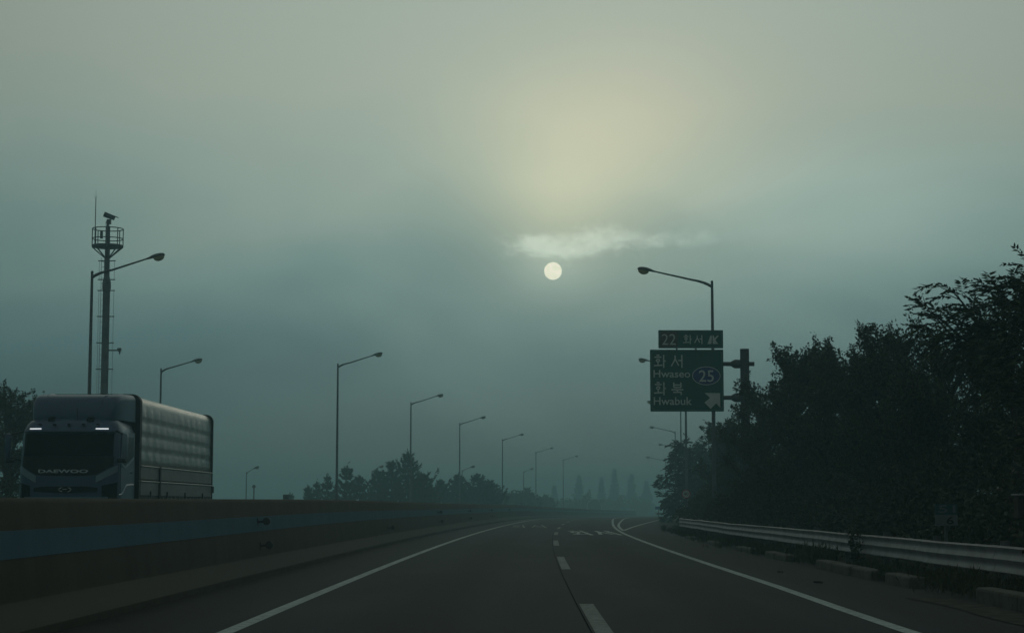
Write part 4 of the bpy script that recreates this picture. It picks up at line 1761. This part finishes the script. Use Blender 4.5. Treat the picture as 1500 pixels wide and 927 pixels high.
v = leaf_quads(np.array(cl), np.array(dl), 0.16, 0.022, rng)
wd = leaf_object('roadside_weeds', v, M['grass'])
tag(wd, 'straggling weeds and grass growing along the broken kerb', 'weeds', kind='stuff')
# a tall weed poking through the rail
for dd, hh, lab in ((33.5, 0.95, 'leafy weed climbing over the guard rail in front of the rail middle'), (21.3, 0.75, 'leafy weed hanging over the lower guard rail near the right border')):
    x, y, z0 = rd(5.25, dd, 0)
    rg = np.random.default_rng(int(dd * 10))
    t = thing('weed_plant', lab, 'plant', (x, y, -0.02))
    st = MB()
    cs, dsr = [], []
    for k in range(9):
        a = rg.normal(size=3) * np.array([0.10, 0.18, 0]) + np.array([0, 0, hh * rg.uniform(0.6, 1.0)])
        st.tube([(0, 0, 0), tuple(a * 0.5 + rg.normal(size=3) * 0.03), tuple(a)], [0.006, 0.005, 0.002], 4)
        for q in range(26):
            f = rg.uniform(0.15, 1)
            cs.append(a * f + rg.normal(size=3) * 0.02)
            dsr.append(rg.normal(size=3))
    st.build('stem', M['bark'], t)
    leaf_object('foliage', leaf_quads(np.array(cs), np.array(dsr), 0.085, 0.045, rg), M['leaf_dark'], t)

# pines beyond the oncoming carriageway
GP = 'pines beyond the oncoming carriageway'
pines = [
    (425, 722, 185, 0.5, 'tiny pine top just showing over the barrier right of the dark box'),
    (452, 712, 190, 1.1, 'small pine at the left end of the row, right of the tiny one'),
    (464, 706, 196, 1.2, 'second small pine from the left end of the row'),
    (480, 697, 194, 1.7, 'pine standing right behind the tall clear lamp, on its left'),
    (508, 682, 190, 1.7, 'slim pointed pine immediately right of the tall clear lamp'),
    (527, 697, 200, 1.7, 'low pine in the dip between the slim pine and the big clump'),
    (553, 688, 204, 1.8, 'pine in front of the half hidden lamp'),
    (574, 676, 196, 2.2, 'broad pine on the left shoulder of the biggest pine'),
    (598, 663, 198, 2.9, 'biggest pine with the lamp pole before its pointed top'),
    (618, 694, 192, 1.6, 'pine sloping down at the right side of the biggest pine'),
    (645, 704, 226, 2.0, 'left hand pine of the second pine group'),
    (671, 696, 232, 2.3, 'pine behind the pole of the middle lamp'),
    (699, 694, 228, 2.4, 'pointed pine at the centre of the second group'),
    (716, 704, 230, 2.0, 'right hand pine of the second group with upswept branches'),
]
for i, (px, py, Y, hw_, lab) in enumerate(pines):
    X, Z = at(px, py, Y)
    conifer(lab, X, Y, Z, hw_ * 1.45, 100 + i, GP, 15, 'pine_tree', 0.10, 1.7, 0.1, 0.40)
# rounded trees fading into the fog
GF = 'trees fading into the fog'
fog_trees = [
    (745, 724, 285, 2.4, 'low hazy bush left of the rounded foggy tree'),
    (764, 716, 290, 2.8, 'rounded foggy tree behind the low lamp'),
    (792, 727, 300, 2.4, 'low foggy tree right of the rounded one'),
    (822, 728, 335, 3.0, 'low pale tree under the farthest left lamp'),
    (850, 719, 330, 3.6, 'pale round tree left of the arched roof'),
    (902, 724, 345, 4.2, 'pale wide tree right of the arched roof'),
    (940, 727, 350, 4.0, 'pale low tree nearest the layered hazy tree in the fog'),
]
for i, (px, py, Y, hw_, lab) in enumerate(fog_trees):
    k = 1.0 + 0.1 + (Y - 285) / 65 * 0.75
    Y, hw_ = Y * k, hw_ * k
    X, Z = at(px, py, Y)
    broadleaf(lab, X, Y, Z, hw_, 26, 3600, 0.7, 0.4, 200 + i, 0.05, group=GF, name='round_tree', sprig=1.0)
fog_pines = [
    (812, 712, 350, 1.5, 'ghostly small conifer before the farthest left lamp'),
    (848, 697, 372, 2.6, 'ghostly tall conifer left of the arched roof'),
    (881, 699, 385, 1.6, 'ghostly thin conifer above the arched roof'),
    (900, 687, 380, 2.2, 'tallest ghostly conifer in the middle of the fog'),
    (925, 694, 392, 2.4, 'ghostly conifer right of the tallest one'),
    (947, 705, 385, 2.3, 'ghostly conifer closest to the layered hazy tree'),
]
for i, (px, py, Y, hw_, lab) in enumerate(fog_pines):
    Y, hw_ = Y * 2.0, hw_ * 2.1
    X, Z = at(px, py, Y)
    conifer(lab, X, Y, Z, hw_, 300 + i, GF, 24, 'conifer_tree', 0.08, 1.6, 0.2, 0.9, 0.35)
# left border trees behind the truck
for px, py, Y, hw_, sd, lab in ((18, 552, 72, 1.15, 401, 'dark tree at the left border with its leafy top above the truck mirror'),
                                (60, 572, 76, 1.0, 402, 'dark tree whose twigs show left of the truck roof deflector'),
                                (-20, 566, 70, 1.4, 403, 'dark tree cut off by the left border below the leafy top')):
    X, Z = at(px, py, Y)
    broadleaf(lab, X, Y, Z, hw_, 50, 11000, 0.13, 0.065, sd, 0.03, group='trees behind the truck', sprig=0.65)

# clumps of debris lying on the right shoulder
for px, py, r_, sd, lab in ((1199, 851, 0.045, 1, 'dark clump of debris lying on the right shoulder'), (1143, 836, 0.035, 2, 'small pale scrap lying on the right shoulder farther on')):
    Y = CAM_H * F / (py - 741)
    X, _ = at(px, py, Y)
    rg = random.Random(sd)
    mb = MB()
    for k in range(10):
        c_ = (rg.uniform(-r_, r_) * 1.2, rg.uniform(-r_, r_), rg.uniform(0.01, r_ * 0.6))
        mb.box(c_, (r_ * rg.uniform(.5, 1.1), r_ * rg.uniform(.4, 1.0), r_ * 0.35), Matrix.Rotation(rg.uniform(0, 3), 3, 'Z') @ Matrix.Rotation(rg.uniform(-.6, .6), 3, 'X'))
    tag(mb.build('debris', M['debris'] if sd == 1 else M['kerb'], loc=(X, Y, 0.0)), lab, 'debris')

# ------------------------------------------------------------------ the sun's disc, far behind the haze
DS = 5000.0
sm_ = bpy.data.materials.new('sun_disc')
sm_.use_nodes = True
st_ = sm_.node_tree
st_.nodes.clear()
n_ = NB(st_)
tcx = n_.new('ShaderNodeTexCoord')
cf = n_.smooth(n_.noise(n_.map(tcx.outputs['Object'], (.03, .03, .06)), 1.6, 3, 0.5), 0.3, 0.7)
em = n_.new('ShaderNodeEmission')
st_.links.new(n_.mix(cf, (1.0, 0.98, 0.78, 1), (0.84, 0.86, 0.64, 1)), em.inputs[0])
em.inputs[1].default_value = 1.16
ot = n_.new('ShaderNodeOutputMaterial')
st_.links.new(em.outputs[0], ot.inputs[0])
bm = bmesh.new()
bmesh.ops.create_uvsphere(bm, u_segments=48, v_segments=24, radius=DS * 12.9 / F)
me = bpy.data.meshes.new('sun')
bm.to_mesh(me)
bm.free()
me.materials.append(sm_)
me.polygons.foreach_set('use_smooth', [True] * len(me.polygons))
so = bpy.data.objects.new('sun', me)
COL.objects.link(so)
so.location = Vector((0, 0, CAM_H)) + SUN_DIR * DS
tag(so, 'pale yellow sun disc hanging low in the fog under a torn cloud', 'sun')

# ------------------------------------------------------------------ haze
hz = MB().box((0, 650, 4.0), (2200, 1640, 32.0)).build('haze', M['black'])
hm = bpy.data.materials.new('haze')
hm.use_nodes = True
ht = hm.node_tree
ht.nodes.clear()
pv = ht.nodes.new('ShaderNodeVolumePrincipled')
pv.inputs['Color'].default_value = (0.53, 0.91, 1.0, 1)
pv.inputs['Density'].default_value = 0.0025
pv.inputs['Anisotropy'].default_value = 0.5
ho = ht.nodes.new('ShaderNodeOutputMaterial')
ht.links.new(pv.outputs[0], ho.inputs['Volume'])
try:
    hm.cycles.homogeneous_volume = True
except Exception:
    pass
hz.data.materials.clear()
hz.data.materials.append(hm)
tag(hz, 'thin grey green morning fog filling the air over the road', 'fog', kind='stuff')
